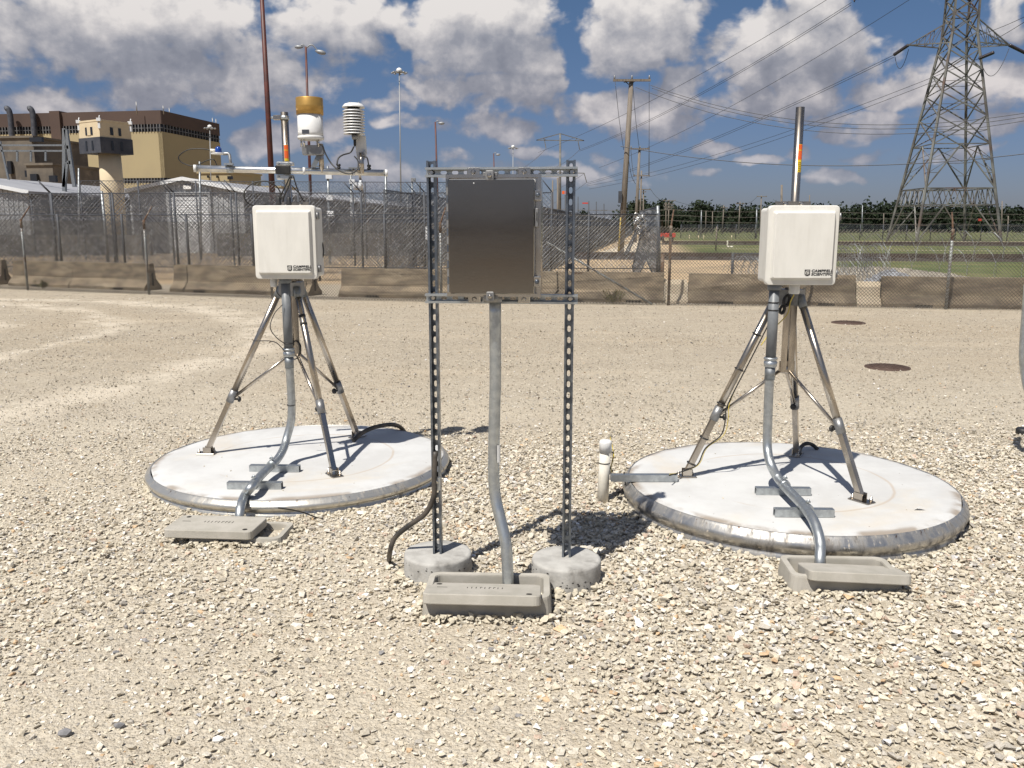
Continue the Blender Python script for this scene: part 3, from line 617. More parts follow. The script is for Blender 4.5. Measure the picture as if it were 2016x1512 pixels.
def enclosure(cx, cy, z0, z1, w, rz, label, hinge_side):
    "cy = front face of the lid"
    zc = (z0+z1)/2; h = z1-z0; m = Matrix.Rotation(rz, 3, 'Z'); c = Vector((cx, cy, zc))
    t = thing('equipment_box', label, 'equipment box', (cx, cy, z0), 'white fibreglass equipment boxes')
    L = lambda x, y, z: c + m @ Vector((x, y, z))
    stack(MB(), [(rrect(w-.03,h-.03,.02), .235), (rrect(w-.022,h-.022,.02), .225), (rrect(w-.022,h-.022,.02), .062)], c, rz).build('body', 'white', t)
    lid = stack(MB(), [(rrect(w,h,.022), .060), (rrect(w,h,.022), .034), (rrect(w-.008,h-.008,.022), .026), (rrect(w-.05,h-.06,.01), .024), (rrect(w-.068,h-.080,.008), .002), (rrect(w-.072,h-.084,.008), 0)], c, rz).build('lid', 'white', t)
    # hinges on one side, latches on the other
    for zz in (-h*.36, h*.36):
        hb = MB(); hb.box(L(hinge_side*(w/2+.002), .07, zz), (.016,.05,.045), rz, bev=.003); hb.tube([L(hinge_side*(w/2+.008), .045, zz-.02), L(hinge_side*(w/2+.008), .045, zz+.02)], .006, 8); hb.build('latch', 'greymetal', t)
    # mounting rails at the back
    for zz in (h/2+.012, -h/2-.012):
        r_ = MB(); r_.box(L(0,.245,zz), (.20,.012,.03), rz); r_.build('mounting_bracket', 'stainless', t)
        for s_ in (-1,1): MB().lathe([(.012,0),(.012,.016),(.007,.018),(.007,.035)], L(s_*.045,.238,zz), 6, axis=m@Vector((0,-1,0))).build('bolt', 'bright', t)
    # shield mark and lettering
    lx = w/2 - .034 - .150; lz = -h/2 + .040 + .022
    sh = MB(); s0 = L(lx+.016, -.0015, lz+.009)
    poly = [(-.015,.016),(.015,.016),(.015,-.010),(.011,-.015),(0,-.019),(-.011,-.015),(-.015,-.010)]
    sh.prism(poly, s0, m@Vector((1,0,0)), (0,0,1), m@Vector((0,.0016,0))); em = sh.build('emblem', 'logo', t)
    st = MB()
    for (x0,z0_),(x1,z1_) in [((.011,.009),(-.004,.009)),((-.004,.009),(-.010,.003)),((-.010,.003),(-.010,-.006)),((-.010,-.006),(-.006,-.010)),((.008,.002),(-.003,.002)),((.008,.002),(.008,-.006)),((.008,-.006),(-.002,-.011)),((-.003,.002),(-.003,-.004)),((-.003,-.004),(.003,-.004))]:
        st.bar(L(lx+.016+x0,-.002,lz+.009+z0_), L(lx+.016+x1,-.002,lz+.009+z1_), .003, .0008, up=m@Vector((0,1,0)))
    st.build('emblem_strokes', 'white', em)
    text_mesh('CAMPBELL', .0200, L(lx+.037,-.001,lz+.0115), rz, 'logo', t, sx=1.18)
    text_mesh('SCIENTIFIC', .0200, L(lx+.037,-.001,lz-.0070), rz, 'logo', t, sx=1.08)
    # glands under the box
    return t
def px_x(px, Y, z):
    return (px-1008)/FPX*(Y*math.cos(PITCH) - (z-H)*math.sin(PITCH))
YL, YR = LY-.31, RY-.31
zl0, zl1 = AY(560,550,YL).z, AY(560,404,YL).z; zr0, zr1 = AY(1580,562,YR).z, AY(1580,404,YR).z
xl = (px_x(495.5,YL,1.55)+px_x(621,YL,1.55))/2; wl = px_x(621,YL,1.55)-px_x(495.5,YL,1.55)
xr = (px_x(1513,YR,1.55)+px_x(1653,YR,1.55))/2; wr = px_x(1653,YR,1.55)-px_x(1513,YR,1.55)
enclosure(xl, YL, zl0, zl1, wl, R(-3), 'white equipment box on the left tripod below the rain gauge bar', 1)
enclosure(xr, YR, zr0, zr1, wr, R(-1), 'white equipment box on the right tripod with the bare mast', 1)
def gland(x, y, z1, z0, r, label, m='whitemetal'):
    return tag(MB().lathe([(r*.9,z0),(r,z0+.006),(r,z1-.002),(r*.9,z1)], (x,y,0), 16).build('cable_gland', m, loc=(0,0,0)), label, 'cable fitting')
p_ = AY(539,560,YL+.12); gland(p_.x, YL+.12, zl0, zl0-.055, .022, 'white cable fitting under the left equipment box')
p_ = AY(1564,565,YR+.12); gland(p_.x, YR+.12, zr0, zr0-.055, .030, 'white cable fitting under the right equipment box')

# ------------------------------------------------------------------ conduits
def conduit(label, top, zc, pts, r, boxz):
    "top: xyz just below the box; zc: height of coupling; pts: path below"
    t = thing('conduit', label, 'conduit', tuple(pts[-1]), 'metal conduits')
    cp = Vector((top.x, top.y, zc))
    MB().tube([Vector((top.x,top.y,boxz)), Vector((top.x,top.y,boxz-.03))], r*1.5, 16).build('box_connector', 'pvcgrey', t)
    MB().tube([top, cp + Vector((0,0,.03))], r*1.12, 18).build('plastic_sleeve', 'pvcgrey', t)
    MB().lathe([(r*1.3,0),(r*1.45,.006),(r*1.45,.03),(r*1.25,.034),(r*1.25,.04),(r*1.5,.042),(r*1.5,.052),(r*1.3,.056)], cp, 12).build('coupling', 'galv', t)
    MB().tube([cp, cp - Vector((0,0,.075))], r*1.12, 18).build('threaded_nipple', 'galv_dull', t)
    MB().tube(bez([cp + Vector((0,0,.01))] + pts, 8), r, 18).build('pipe', 'galv', t)
    return t
cy_ = YL + .10; tp = AY(562,556,cy_)
z_c = AY(562,702,cy_).z
a1 = AY(564,800,cy_); a2 = AY(563,852,cy_+.01)
conduit('left galvanised conduit bending over the clean rimmed pad', Vector((tp.x,cy_,tp.z)), z_c,
        [Vector((tp.x,cy_,.8)), Vector((tp.x,cy_,.44)), AY(564,864,cy_-.03), AY(557,886,cy_-.12), G(546,904,.195), G(530,920,.180), G(512,938,.175), G(494,960,.172), AY(483,974,4.80), AY(475,992,4.665), AY(472,1012,4.60), AY(471,1045,4.58)], .026, zl0)
cy_ = YR + .08; tpr = AY(1525,565,cy_); zcr = AY(1517,722,cy_).z
conduit('right galvanised conduit bending over the black rimmed pad', Vector((tpr.x,cy_,tpr.z)), zcr,
        [Vector((px_x(1515,cy_,.8),cy_,.8)), Vector((px_x(1511,cy_,.5),cy_,.52)), AY(1511,884,cy_-.02), AY(1518,915,cy_-.10), G(1533,943,.240), G(1555,968,.222), G(1580,994,.218), AY(1599,1020,4.13), AY(1610,1047,4.03), AY(1615,1075,3.965), AY(1614,1100,3.915), AY(1613,1130,3.90)], .026, zr0)

def strut_channel(parent, name, p0, p1, opn, w=.041, slots=False, m='strut'):
    "C-channel from p0 to p1, opening towards opn"
    p0, p1 = Vector(p0), Vector(p1); a = (p1-p0).normalized(); o = Vector(opn).normalized(); s_ = a.cross(o).normalized(); L = (p1-p0).length
    th = .003; d = w; lip = .0095; mb = MB()
    for q in (1, -1):
        poly = [(q*w/2, 0),(q*w/2, d),(q*(w/2-lip), d),(q*(w/2-lip), d-.007),(q*(w/2-lip+th), d-.007),(q*(w/2-lip+th), d-th),(q*(w/2-th), d-th),(q*(w/2-th), 0)]
        if q < 0: poly = poly[::-1]
        mb.prism(poly, p0, s_, o, a*L)
    hw = w/2 - th
    if not slots: mb.prism([(-hw,0),(hw,0),(hw,th),(-hw,th)], p0, s_, o, a*L)
    else:
        cl = .0508; n = max(1, int(L/cl)); cl = L/n; hl, hh = .0145, .0075
        hole = []
        for k in range(5): q = R(-90+180*k/4); hole.append((hl-.0075+hh*math.cos(q), hh*math.sin(q)))
        for k in range(5): q = R(90+180*k/4); hole.append((-(hl-.0075)+hh*math.cos(q), hh*math.sin(q)))
        X = cl/2; outer = [(X,-hw)]+[(X,-hw*.5),(X,0),(X,hw*.5),(X,hw)]+[(-X,hw),(-X,hw*.5),(-X,0),(-X,-hw*.5),(-X,-hw)]
        outer = outer[:5]+outer[5:]; m_ = len(hole)
        for i in range(n):
            c = p0 + a*(cl*(i+.5)); vs = []
            for dz in (0, th):
                vs += [c + a*u + s_*v + o*dz for u, v in hole] + [c + a*u + s_*v + o*dz for u, v in outer]
            fs = []
            for j in range(m_):
                k = (j+1) % m_
                fs.append((j, k, m_+k, m_+j)); fs.append((2*m_+k, 2*m_+j, 3*m_+j, 3*m_+k)); fs.append((k, j, 2*m_+j, 2*m_+k))
            mb.add(vs, fs)
    return mb.build(name, m, parent) if parent is not None else mb.build(name, m, loc=tuple(p0))
def cross_strut(px0, px1, py, zp, label):
    a = G(px0, py, zp+.022); b_ = G(px1, py+1, zp+.022)
    return tag(strut_channel(None, 'strut_channel', a + Vector((0,.02,0)), b_ + Vector((0,.02,0)), (0,0,-1), m='galv'), label, 'strut channel', 'steel struts lying on the pads')
for args in ((491,589,929,.104,'rear steel strut under the conduit on the left pad'),(447,554,963,.104,'front steel strut under the conduit on the left pad'),
             (1489,1597,975,.150,'rear steel strut under the conduit on the right pad'),(1526,1643,1018,.150,'front steel strut under the conduit on the right pad')):
    a = G(args[0], args[2], args[3]-.002); b_ = G(args[1], args[2]+1, args[3]-.002)
    q = strut_channel(None, 'strut_channel', a + Vector((0,.0205,.0415)), b_ + Vector((0,.0205,.0415)), (0,0,-1), m='galv')
    tag(q, args[4], 'strut channel', 'steel struts lying on the pads')
def clamp_at(pos, axis, r, label):
    t = thing('pipe_clamp', label, 'pipe clamp', tuple(pos), 'clamps holding conduit to strut')
    axis = Vector(axis).normalized(); a, c = frame(axis)
    MB().tube([pos + axis*.012, pos - axis*.012], r+.004, 14).build('strap', 'galv', t)
    up = Vector((0,0,1)); MB().tube([pos+up*(r), pos+up*(r+.03)], .005, 6).build('bolt', 'galv', t)
    MB().box(pos+up*(r+.016), (.022,.018,.008)).build('ear', 'galv', t)
clamp_at(G(535,915,.19), G(547,902,.23)-G(512,938,.175), .026, 'upper pipe clamp on the left pad conduit')
clamp_at(G(500,953,.172), G(512,938,.175)-G(480,985,.13), .026, 'lower pipe clamp on the left pad conduit')
clamp_at(G(1545,955,.23), G(1523,925,.27)-G(1565,975,.215), .026, 'upper pipe clamp on the right pad conduit')
clamp_at(G(1590,1003,.205), G(1565,975,.215)-G(1607,1033,.165), .026, 'lower pipe clamp on the right pad conduit')
a = Vector((.575, 5.06, .19)); b_ = G(1331,938,.19)
tag(strut_channel(None, 'strut_channel', G(1202,940,.17)+Vector((0,0,.02)), G(1333,940,.17)+Vector((0,0,.02)), (0,0,-1), m='galv'), 'long steel strut bridging from the white plastic pipe to the tripod foot', 'strut channel')

# ------------------------------------------------------------------ white plastic pipe post
pb = G(1186,988,0); t = thing('plastic_pipe', 'short cream white plastic pipe with cap standing beside the right pad', 'pipe', tuple(pb))
tp2 = pb + Vector((.012,0,.385)); MB().tube([pb-Vector((0,0,.05)), tp2], .034, 20).build('pipe', 'pvcwhite', t)
MB().lathe([(.0375,-.075),(.038,-.012),(.036,-.003),(.028,.002)], tp2, 20).build('cap', 'whitemetal', t)
MB().lathe([(.0355,0),(.0355,.006)], pb+Vector((.008,0,.245)), 20, closed=True).build('cable_tie', 'black', t)

# ------------------------------------------------------------------ strut rack with steel cabinet
YA, YB = 3.90, 3.85; xa, xb = px_x(857,YA,1.0), px_x(1120,YB,1.0)
rk = thing('equipment_rack', 'upright galvanised strut frame holding the steel cabinet between two concrete footings', 'frame', (-.05, 3.88, 0))
yaw = math.atan2(YB-YA, xb-xa); fm = Matrix.Rotation(yaw, 3, 'Z'); back = fm @ Vector((0,1,0))
ztp = AY(850,317,YA).z
for x, y, z0 in ((xa, YA, .09), (xb, YB, .05)):
    strut_channel(rk, 'post', Vector((x,y+.02,z0)), Vector((x,y+.02,ztp)), fm @ Vector((0,-1,0)), slots=True)
zt_, zb_ = AY(980,338.5,3.82).z, AY(980,588.5,3.82).z
for z in (zt_, zb_):
    x0, x1 = px_x(838,3.84,z), px_x(1137,3.84,z); y0 = YA - .066; u = fm @ Vector((1,0,0))
    st = Vector((x0, YA-.022 + (x0-xa)*math.tan(yaw), z)); en = Vector((x1, YA-.022 + (x1-xa)*math.tan(yaw), z))
    ra = strut_channel(rk, 'rail', st, en, fm @ Vector((0,-1,0)), slots=True, m='galv')
    for q in (xa, xb):
        MB().lathe([(.013,0),(.013,.003),(.009,.004),(.009,.012)], Vector((q, YA-.026+(q-xa)*math.tan(yaw), z)), 6, axis=fm@Vector((0,-1,0))).build('bolt', 'bright', ra)
    for dx in (-.12,.10):
        q = xa+(xb-xa)/2+dx; MB().box(Vector((q, YA-.060+(q-xa)*math.tan(yaw), z)), (.055,.012,.036), yaw, bev=.003).build('mounting_tab', 'bright', ra)
        MB().lathe([(.011,0),(.011,.008),(.006,.01),(.006,.016)], Vector((q, YA-.066+(q-xa)*math.tan(yaw), z)), 6, axis=fm@Vector((0,-1,0))).build('tab_bolt', 'bright', ra)
# cabinet
CY = 3.60; cz0, cz1 = AY(970,584,CY).z, AY(970,343,CY).z; cx0, cx1 = px_x(878,CY,1.6), px_x(1065,CY,1.6)
cyaw = R(-5.5); cm_ = Matrix.Rotation(cyaw, 3, 'Z'); cw, ch = cx1-cx0, cz1-cz0; cc = Vector(((cx0+cx1)/2, CY, (cz0+cz1)/2))
cb = thing('steel_cabinet', 'brushed stainless steel cabinet with closed door mounted on the strut frame', 'cabinet', (cc.x, CY, cz0))
L = lambda x, y, z: cc + cm_ @ Vector((x, y, z))
bx = MB(); bx.box(L(0,.115,0), (cw-.012, .20, ch-.012), cyaw, bev=.004); bx.build('body', 'bright', cb)
fr = MB()
for s_ in (1,-1):
    fr.box(L(0,.010,s_*(ch/2-.007)), (cw,.026,.014), cyaw); fr.box(L(s_*(cw/2-.007),.010,0), (.014,.026,ch-.0285), cyaw)
fr.build('front_flange', 'bright', cb)
dw, dh = cw*.905, ch*.93; dcx = -cw/2 + .008 + dw/2 + .004
door = stack(MB(), [(rrect(dw,dh,.006,2), .005), (rrect(dw,dh,.006,2), -.022), (rrect(dw-.006,dh-.006,.005,2), -.026)], L(dcx,0,-.004), cyaw).build('door', 'brushed', cb)
stack(MB(), [(rrect(dw+.004,dh+.004,.006,2), .009), (rrect(dw+.004,dh+.004,.006,2), -.003)], L(dcx,0,-.004), cyaw).build('gasket', 'whitemetal', cb)
for k in range(14):
    z = -dh/2 + dh*(k+.5)/14; MB().box(L(dcx-dw/2-.004,-.016,z), (.007,.008,dh/14-.004), cyaw).build('hinge_knuckle', 'strut' if k % 2 else 'greymetal', cb)
for (lx, lz, wv_) in ((cw/2-.012, ch*.33, 1), (cw/2-.014, -ch*.37, 1)):
    q = MB(); q.box(L(lx,-.012,lz), (.030,.026,.042), cyaw, bev=.003); cl_ = q.build('door_clamp', 'bright', cb)
    MB().lathe([(.010,0),(.010,.006),(.005,.007),(.005,.010)], L(lx,-.026,lz), 6, axis=cm_@Vector((0,-1,0))).build('screw', 'strut', cl_)
for lz, s_ in ((ch/2-.006, 1), (-ch/2+.003, -1)):
    q = MB(); q.box(L(-.012,-.012,lz), (.034,.032,.040), cyaw, bev=.003); q.box(L(-.012,.0,lz+s_*.006), (.062,.014,.016), cyaw, bev=.002); cl_ = q.build('door_clamp', 'greymetal', cb)
    MB().lathe([(.010,0),(.010,.006),(.005,.007),(.005,.010)], L(-.012,-.029,lz), 6, axis=cm_@Vector((0,-1,0))).build('screw', 'bright', cl_)
q = MB(); q.box(L(cw/2-.016,-.016,ch*.15), (.012,.022,.075), cyaw, bev=.002); q.build('hasp', 'greymetal', cb)
MB().box(L(cw/2-.0155,-.0285,ch*.16), (.003,.003,.035), cyaw).build('hasp_slot', 'black', cb)
MB().tube([L(-.02,.115,-ch/2+.002), L(-.02,.115,-ch/2-.032)], .043, 16).build('conduit_hub', 'greymetal', cb)
sm = MB(); _q = random.Random(9)
for _ in range(9):
    x_, z_, l_ = _q.uniform(-dw*.42,dw*.42), _q.uniform(-dh*.42,dh*.42), _q.uniform(.004,.02); a_ = _q.uniform(-.6,.6)
    sm.bar(L(dcx+x_,-.0264,z_), L(dcx+x_+l_*math.cos(a_),-.0264,z_+l_*math.sin(a_)), .0008, .0004)
sm.build('scratches', 'bright', door, kind='stuff')
MB().box(L(dcx-.07,-.0268,dh*.46), (.004,.001,.005), cyaw).build('tag_spot', 'whitemetal', door)
# centre conduit
ctp = L(-.012,.115,-ch/2); cxp = px_x(975,ctp.y,1.2)
path = [Vector((cxp,ctp.y,ctp.z-.02)), Vector((cxp,ctp.y,1.0)), AY(974,800,ctp.y), AY(972,920,ctp.y-.002), AY(975,975,ctp.y-.01), AY(986,1025,ctp.y-.04), AY(996,1070,ctp.y-.07), AY(999,1115,ctp.y-.085), AY(1000,1150,ctp.y-.09), AY(1000,1180,ctp.y-.09)]
t = thing('conduit', 'tall straight galvanised conduit from the steel cabinet down into the middle box', 'conduit', tuple(path[-1]), 'metal conduits')
MB().tube(bez(path, 6), .0258, 20).build('pipe', 'galv', t)
lb = MB(); q0 = Vector((cxp, ctp.y, 0)); n = 6; vs = []
for z in (.62,.70):
    for k in range(n): a = R(-75+40*k/(n-1)); vs.append((cxp+.0262*math.cos(a), ctp.y+.0262*math.sin(a), z))
lb.add(vs, [(k,k+1,n+k+1,n+k) for k in range(n-1)], True); lb.build('paper_sticker', 'whitemetal', t)
# concrete footings
def footing(cx, cy, z, rad, label):
    mb = MB(); n = 48; prof = [(rad*.98,-.08),(rad*1.0,0),(rad*1.0,z*.5),(rad*.995,z-.012),(rad*.975,z-.002),(rad*.90,z),(rad*.4,z+.002)]
    vs = []
    for i, (r_, zz) in enumerate(prof):
        for j in range(n):
            w = 2*math.pi*j/n; q = 1 + .010*mnoise.noise(Vector((math.cos(w)*3+cx*9, math.sin(w)*3, i*.7))) + (.012*mnoise.noise(Vector((math.cos(w)*9, math.sin(w)*9+cx*7, 3))) if i in (3,4) else 0)
            vs.append((cx+r_*q*math.cos(w), cy+r_*q*math.sin(w), zz + (.004*mnoise.noise(Vector((math.cos(w)*7, math.sin(w)*7, cx*9))) if i in (3,4) else 0)))
    fs = [(i*n+j, i*n+(j+1)%n, (i+1)*n+(j+1)%n, (i+1)*n+j) for i in range(len(prof)-1) for j in range(n)] + [tuple((len(prof)-1)*n+j for j in range(n))]
    mb.add(vs, fs, True); mb.sm[-1] = False
    o = mb.build('concrete_footing', 'footing', loc=(cx, cy, 0)); tag(o, label, 'concrete footing', 'round footings of the strut frame')
    pit = MB()
    rs = random.Random(int(cx*1000))
    for k in range(26):
        a = rs.uniform(R(190), R(350)); zz = rs.uniform(.01, z-.02); s_ = rs.uniform(.0015,.0045)
        pit.box((cx+rad*math.cos(a), cy+rad*math.sin(a), zz), (.002, s_*2.4, s_), a)
    pit.build('air_holes', 'recess_shade', o, kind='stuff')
footing(-.357, 3.915, .115, .163, 'left concrete footing with black hose rising beside it')
footing(.256, 3.835, .118, .163, 'right concrete footing of the strut frame nearest the right pad')

# ------------------------------------------------------------------ meter boxes (tub with shifted lid)
def meter_box(c, w, d, h, rz, lid_c, lid_rot, lid_size, label, marks=True):
    c = Vector(c); m = Matrix.Rotation(rz, 3, 'Z')
    t = thing('ground_box', label, 'ground box', (c.x, c.y, 0), 'concrete cable boxes set in the gravel')
    o_ = rrect(w, d, .045, 4); i_ = rrect(w-.06, d-.06, .03, 4); n = len(o_); k = 1.04
    rings = [([(x*k,y*k) for x,y in o_], -.02), (o_, h-.008), ([(x*.993,y*.99) for x,y in o_], h), ([(x*1.01,y*1.01) for x,y in i_], h), (i_, h-.006), (i_, h-.10)]
    vs = [c + m @ Vector((x, y, z)) for r_, z in rings for x, y in r_]
    fs = [(i*n+j, i*n+(j+1)%n, (i+1)*n+(j+1)%n, (i+1)*n+j) for i in range(len(rings)-1) for j in range(n)]; fs.append(tuple(5*n+j for j in range(n)))
    MB().add(vs, fs).build('tub', 'meterbox', t)
    lc = Vector(lid_c); lm = Matrix.Rotation(rz + lid_rot[2], 3, 'Z') @ Matrix.Rotation(lid_rot[0], 3, 'X') @ Matrix.Rotation(lid_rot[1], 3, 'Y')
    lw, ld, lh = lid_size; pl = rrect(lw, ld, .03, 4); n = len(pl)
    rings = [([(x*.985,y*.98) for x,y in pl], -lh/2), (pl, -lh/2+.004), (pl, lh/2-.004), ([(x*.99,y*.985) for x,y in pl], lh/2)]
    vs = [lc + lm @ Vector((x, y, z)) for r_, z in rings for x, y in r_]
    fs = [(i*n+j, i*n+(j+1)%n, (i+1)*n+(j+1)%n, (i+1)*n+j) for i in range(3) for j in range(n)] + [tuple(range(n-1,-1,-1)), tuple(3*n+j for j in range(n))]
    ld_ = MB().add(vs, fs).build('lid', 'meterbox', t)
    if marks:
        mk = MB()
        for q in range(9): mk.box(lc + lm @ Vector((-.07+q*.019, .02, lh/2+.0004)), (.003, .028 if q % 3 else .02, .0012), mat3=lm)
        for q in (3,5,6): mk.box(lc + lm @ Vector((-.066+q*.019, .032, lh/2+.0004)), (.009, .003, .0012), mat3=lm)
        mk.box(lc + lm @ Vector((-lw*.36, .02, lh/2+.0004)), (.045,.004,.0012), mat3=lm)
        mk.build('cast_marks', 'recess_shade', ld_, kind='stuff')
        for q in ((-lw*.40, ld*.36), (lw*.40, -ld*.36)):
            MB().lathe([(.013,0),(.013,.0012)], lc + lm @ Vector((q[0], q[1], lh/2)), 14, axis=lm@Vector((0,0,1))).build('lift_hole', 'recess_shade', ld_)
    return t
meter_box((-1.46, 4.43, 0), .50, .27, .040, R(-3), (-1.585, 4.395, .066), (R(-2), R(.5), 0), (.475,.262,.045), 'left grey concrete ground box with its lid slid off beside the left pad')
meter_box((-.105, 3.565, 0), .545, .27, .100, R(-2), (-.125, 3.490, .088), (R(-12), R(.5), 0), (.500,.235,.045), 'middle grey concrete ground box with tilted lid in front of the strut frame')
meter_box((1.535, 3.81, 0), .50, .26, .085, R(-3), (1.575, 3.745, .075), (R(-12), R(1.5), 0), (.455,.225,.045), 'right grey concrete ground box with tilted lid in front of the right pad', False)

# ------------------------------------------------------------------ hose and cables
def cable(name, pts, r, label, cat='cable', m='black', n=6, seg=6, group=None):
    P = bez(pts, seg); o = MB().tube(P, r, n).build(name, m, loc=tuple(P[-1])); return tag(o, label, cat, group)
hx = xa+.004
cable('hose', [Vector((hx-.008,YA-.02,.62)), AY(855,940,YA-.03), AY(854,975,YA-.03), AY(838,1010,YA-.02), AY(805,1035,YA+.0), AY(778,1058,YA+.02), AY(768,1085,YA+.03), G(766,1106,0), G(766,1112,-.04)], .0125, 'black hose leaving the left strut post and entering the gravel', 'hose', 'hose', 10)
MB_ = MB(); MB_.box((hx-.004,YA-.024,AY(853,950,YA).z), (.036,.006,.062)); q = MB_.build('hose_clamp', 'galv', loc=(hx,YA-.02,.6)); tag(q, 'small bolted clamp plate holding the hose to the left strut post', 'clamp')
MB().lathe([(.010,0),(.010,.007),(.006,.009)], Vector((hx-.004,YA-.027,AY(853,945,YA).z)), 6, axis=(0,-1,0)).build('bolt', 'bright', q)
f3 = FL[2]
cable('hose', [G(695,868,.13), G(712,853,.17), G(735,842,.2), G(765,836,.19), G(785,839,.13), G(797,851,.05), G(800,858,-.02)], .016, 'short black hose arching off the back of the left pad', 'hose', 'hose', 10)
f3 = FR[2]
cable('hose', [G(1572,895,.16), G(1577,880,.18), G(1588,873,.2), G(1600,876,.18), G(1610,885,.15)], .013, 'short black hose behind the rear foot of the right tripod', 'hose', 'hose', 10)
# rain gauge bar and instruments on the left mast
bl_, br_ = AY(383,331.5,LY-.23), AY(761,340.5,LY+.10)
bar = thing('instrument_bar', 'long white horizontal bar clamped across the left mast', 'bar', tuple(bl_))
MB().tube([bl_, br_], .0205, 20).build('tube', 'alu', bar)
for e0, e1 in ((bl_, -1), (br_, 1)):
    u = (br_-bl_).normalized(); MB().tube([e0 - u*e1*.012, e0 + u*e1*.006], .0225, 20).build('end_cap', 'whitemetal', bar)
u = (br_-bl_).normalized()
def onbar(px):
    k = (px-383)/(761-383); return bl_.lerp(br_, k)
for px in (556, 593, 693): MB().tube([onbar(px)-u*.008, onbar(px)+u*.008], .0235, 16).build('ring', 'whitemetal', bar)
mc = Vector((LX, LY, onbar(573).z))
cl = thing('bar_clamp', 'bolted aluminium clamp joining the white bar to the left mast', 'clamp', tuple(mc))
q = MB(); q.box(mc+Vector((0,-.035,.045)), (.11,.07,.022), R(8), bev=.005); q.box(mc+Vector((0,-.045,-.04)), (.11,.06,.03), R(8), bev=.005); q.build('plate', 'alu', cl)
q = MB(); q.box(mc+Vector((0,-.10,.003)), (.095,.03,.055), R(8), bev=.005); q.build('saddle', 'black', cl)
for sx in (-.033,.033):
    for sz in (.045,-.04): MB().lathe([(.009,0),(.009,.008),(.005,.01),(.005,.02)], mc+Vector((sx,-.075,sz)), 6, axis=(0,-1,0)).build('bolt', 'galv', cl)
# rain gauge
Yg = LY-.03; gb = AY(612,272,Yg); gx = gb.x
rg = thing('rain_gauge', 'white rain gauge bucket with gold funnel ring on the bar', 'rain gauge', (gx, Yg, gb.z-.1))
zz = lambda py: AY(612,py,Yg).z
rr = 24.5/FPX*(Yg)
MB().lathe([(rr*.96,zz(268)),(rr*.97,zz(262)),(rr*.965,zz(223))], (gx,Yg,0), 40).build('bucket', 'whitemetal', rg)
MB().lathe([(rr*.80,zz(226)),(rr*1.03,zz(226)),(rr*1.03,zz(213)),(rr*1.05,zz(211)),(rr*1.05,zz(209)),(rr*1.03,zz(207)),(rr*1.03,zz(194)),(rr*1.01,zz(193)),(rr*.98,zz(193)),(rr*.96,zz(200)),(rr*.3,zz(222))], (gx,Yg,0), 40, closed=True).build('funnel', 'gold', rg)
MB().lathe([(rr*.85,zz(276)),(rr*1.0,zz(274)),(rr*1.02,zz(269)),(rr*.9,zz(267.5))], (gx,Yg,0), 40).build('base_plate', 'whitemetal', rg)
q = MB(); q.box((gx-.014,Yg-rr*.965-.001,zz(262)), (.045,.002,.026)); q.build('name_plate', 'charcoal', rg)
for sx, sy in ((-.055,-.03),(.055,-.03),(-.03,-.06),(.03,.05)):
    MB().tube([(gx+sx,Yg+sy,zz(275)),(gx+sx,Yg+sy,zz(290))], .006, 8).build('levelling_screw', 'bright', rg)
q = MB(); q.box((gx+.012,Yg,zz(296)), (.135,.07,.060), R(6), bev=.004); q.build('bracket', 'greymetal', rg)
px_ = gx+.06; MB().tube([(px_,Yg+.01,zz(283)),(px_,Yg+.01,onbar(628).z-.01)], .0165, 14).build('support_pipe', 'stainless', rg)
q = MB(); q.box((px_-.035,Yg-.01,onbar(628).z+.03), (.05,.04,.008), R(6)); q.bar((px_-.05,Yg-.02,onbar(628).z+.02),(px_-.01,Yg-.01,onbar(628).z+.10), .006, .03); q.build('mount_plate', 'galv_dull', rg)
# radiation shield
Ys = LY+.02; sx_ = AY(697,250,Ys).x
rs_ = thing('sensor_shield', 'white louvred weather shield of stacked plates on the right end of the bar', 'sensor shield', (sx_, Ys, 2.1))
zz = lambda py: AY(697,py,Ys).z
r0 = 21.0/FPX*Ys
MB().lathe([(r0*.80,zz(211)),(r0,zz(212.5)),(r0*.99,zz(210)),(r0*.8,zz(205)),(r0*.55,zz(203.2)),(r0*.1,zz(203))], (sx_,Ys,0), 32).build('top_plate', 'whitemetal', rs_)
for k in range(9):
    y_ = 219 + k*5.55; MB().lathe([(r0*.72,zz(y_-1.2)),(r0*.98,zz(y_+.8)),(r0*.985,zz(y_)),(r0*.74,zz(y_-3.6)),(r0*.5,zz(y_-3.6))], (sx_,Ys,0), 32, closed=True).build('plate', 'whitemetal', rs_)
MB().lathe([(r0*.55,zz(264)),(r0*.55,zz(206))], (sx_,Ys,0), 16).build('core', 'black', rs_)
q = MB(); m_ = .0014
q.prism([(-.02,0),(.055,-.01),(.06,-.12),(.045,-.16),(-.005,-.16),(-.012,-.1)], (sx_+.012,Ys+.04,zz(263)), (1,0,0), (0,0,1), (0,.006,0)); q.build('bracket', 'whitemetal', rs_)
MB().lathe([(.016,zz(275)),(.02,zz(270)),(.02,zz(264))], (sx_+.002,Ys,0), 12).build('cable_gland', 'greymetal', rs_)
MB().lathe([(.006,0),(.009,.01),(.009,.055)], (sx_+.002,Ys,zz(288)), 10).build('strain_relief', 'black', rs_)
for a in (0, 2.1, 4.2): MB().tube([(sx_+.5*r0*math.cos(a),Ys+.5*r0*math.sin(a),zz(204)),(sx_+.5*r0*math.cos(a),Ys+.5*r0*math.sin(a),zz(200.5))], .003, 6).build('stud', 'bright', rs_)
MB().lathe([(.007,0),(.007,.006)], (sx_+.055,Ys+.038,zz(296)), 12, axis=(0,-1,0)).build('bolt', 'galv', rs_)
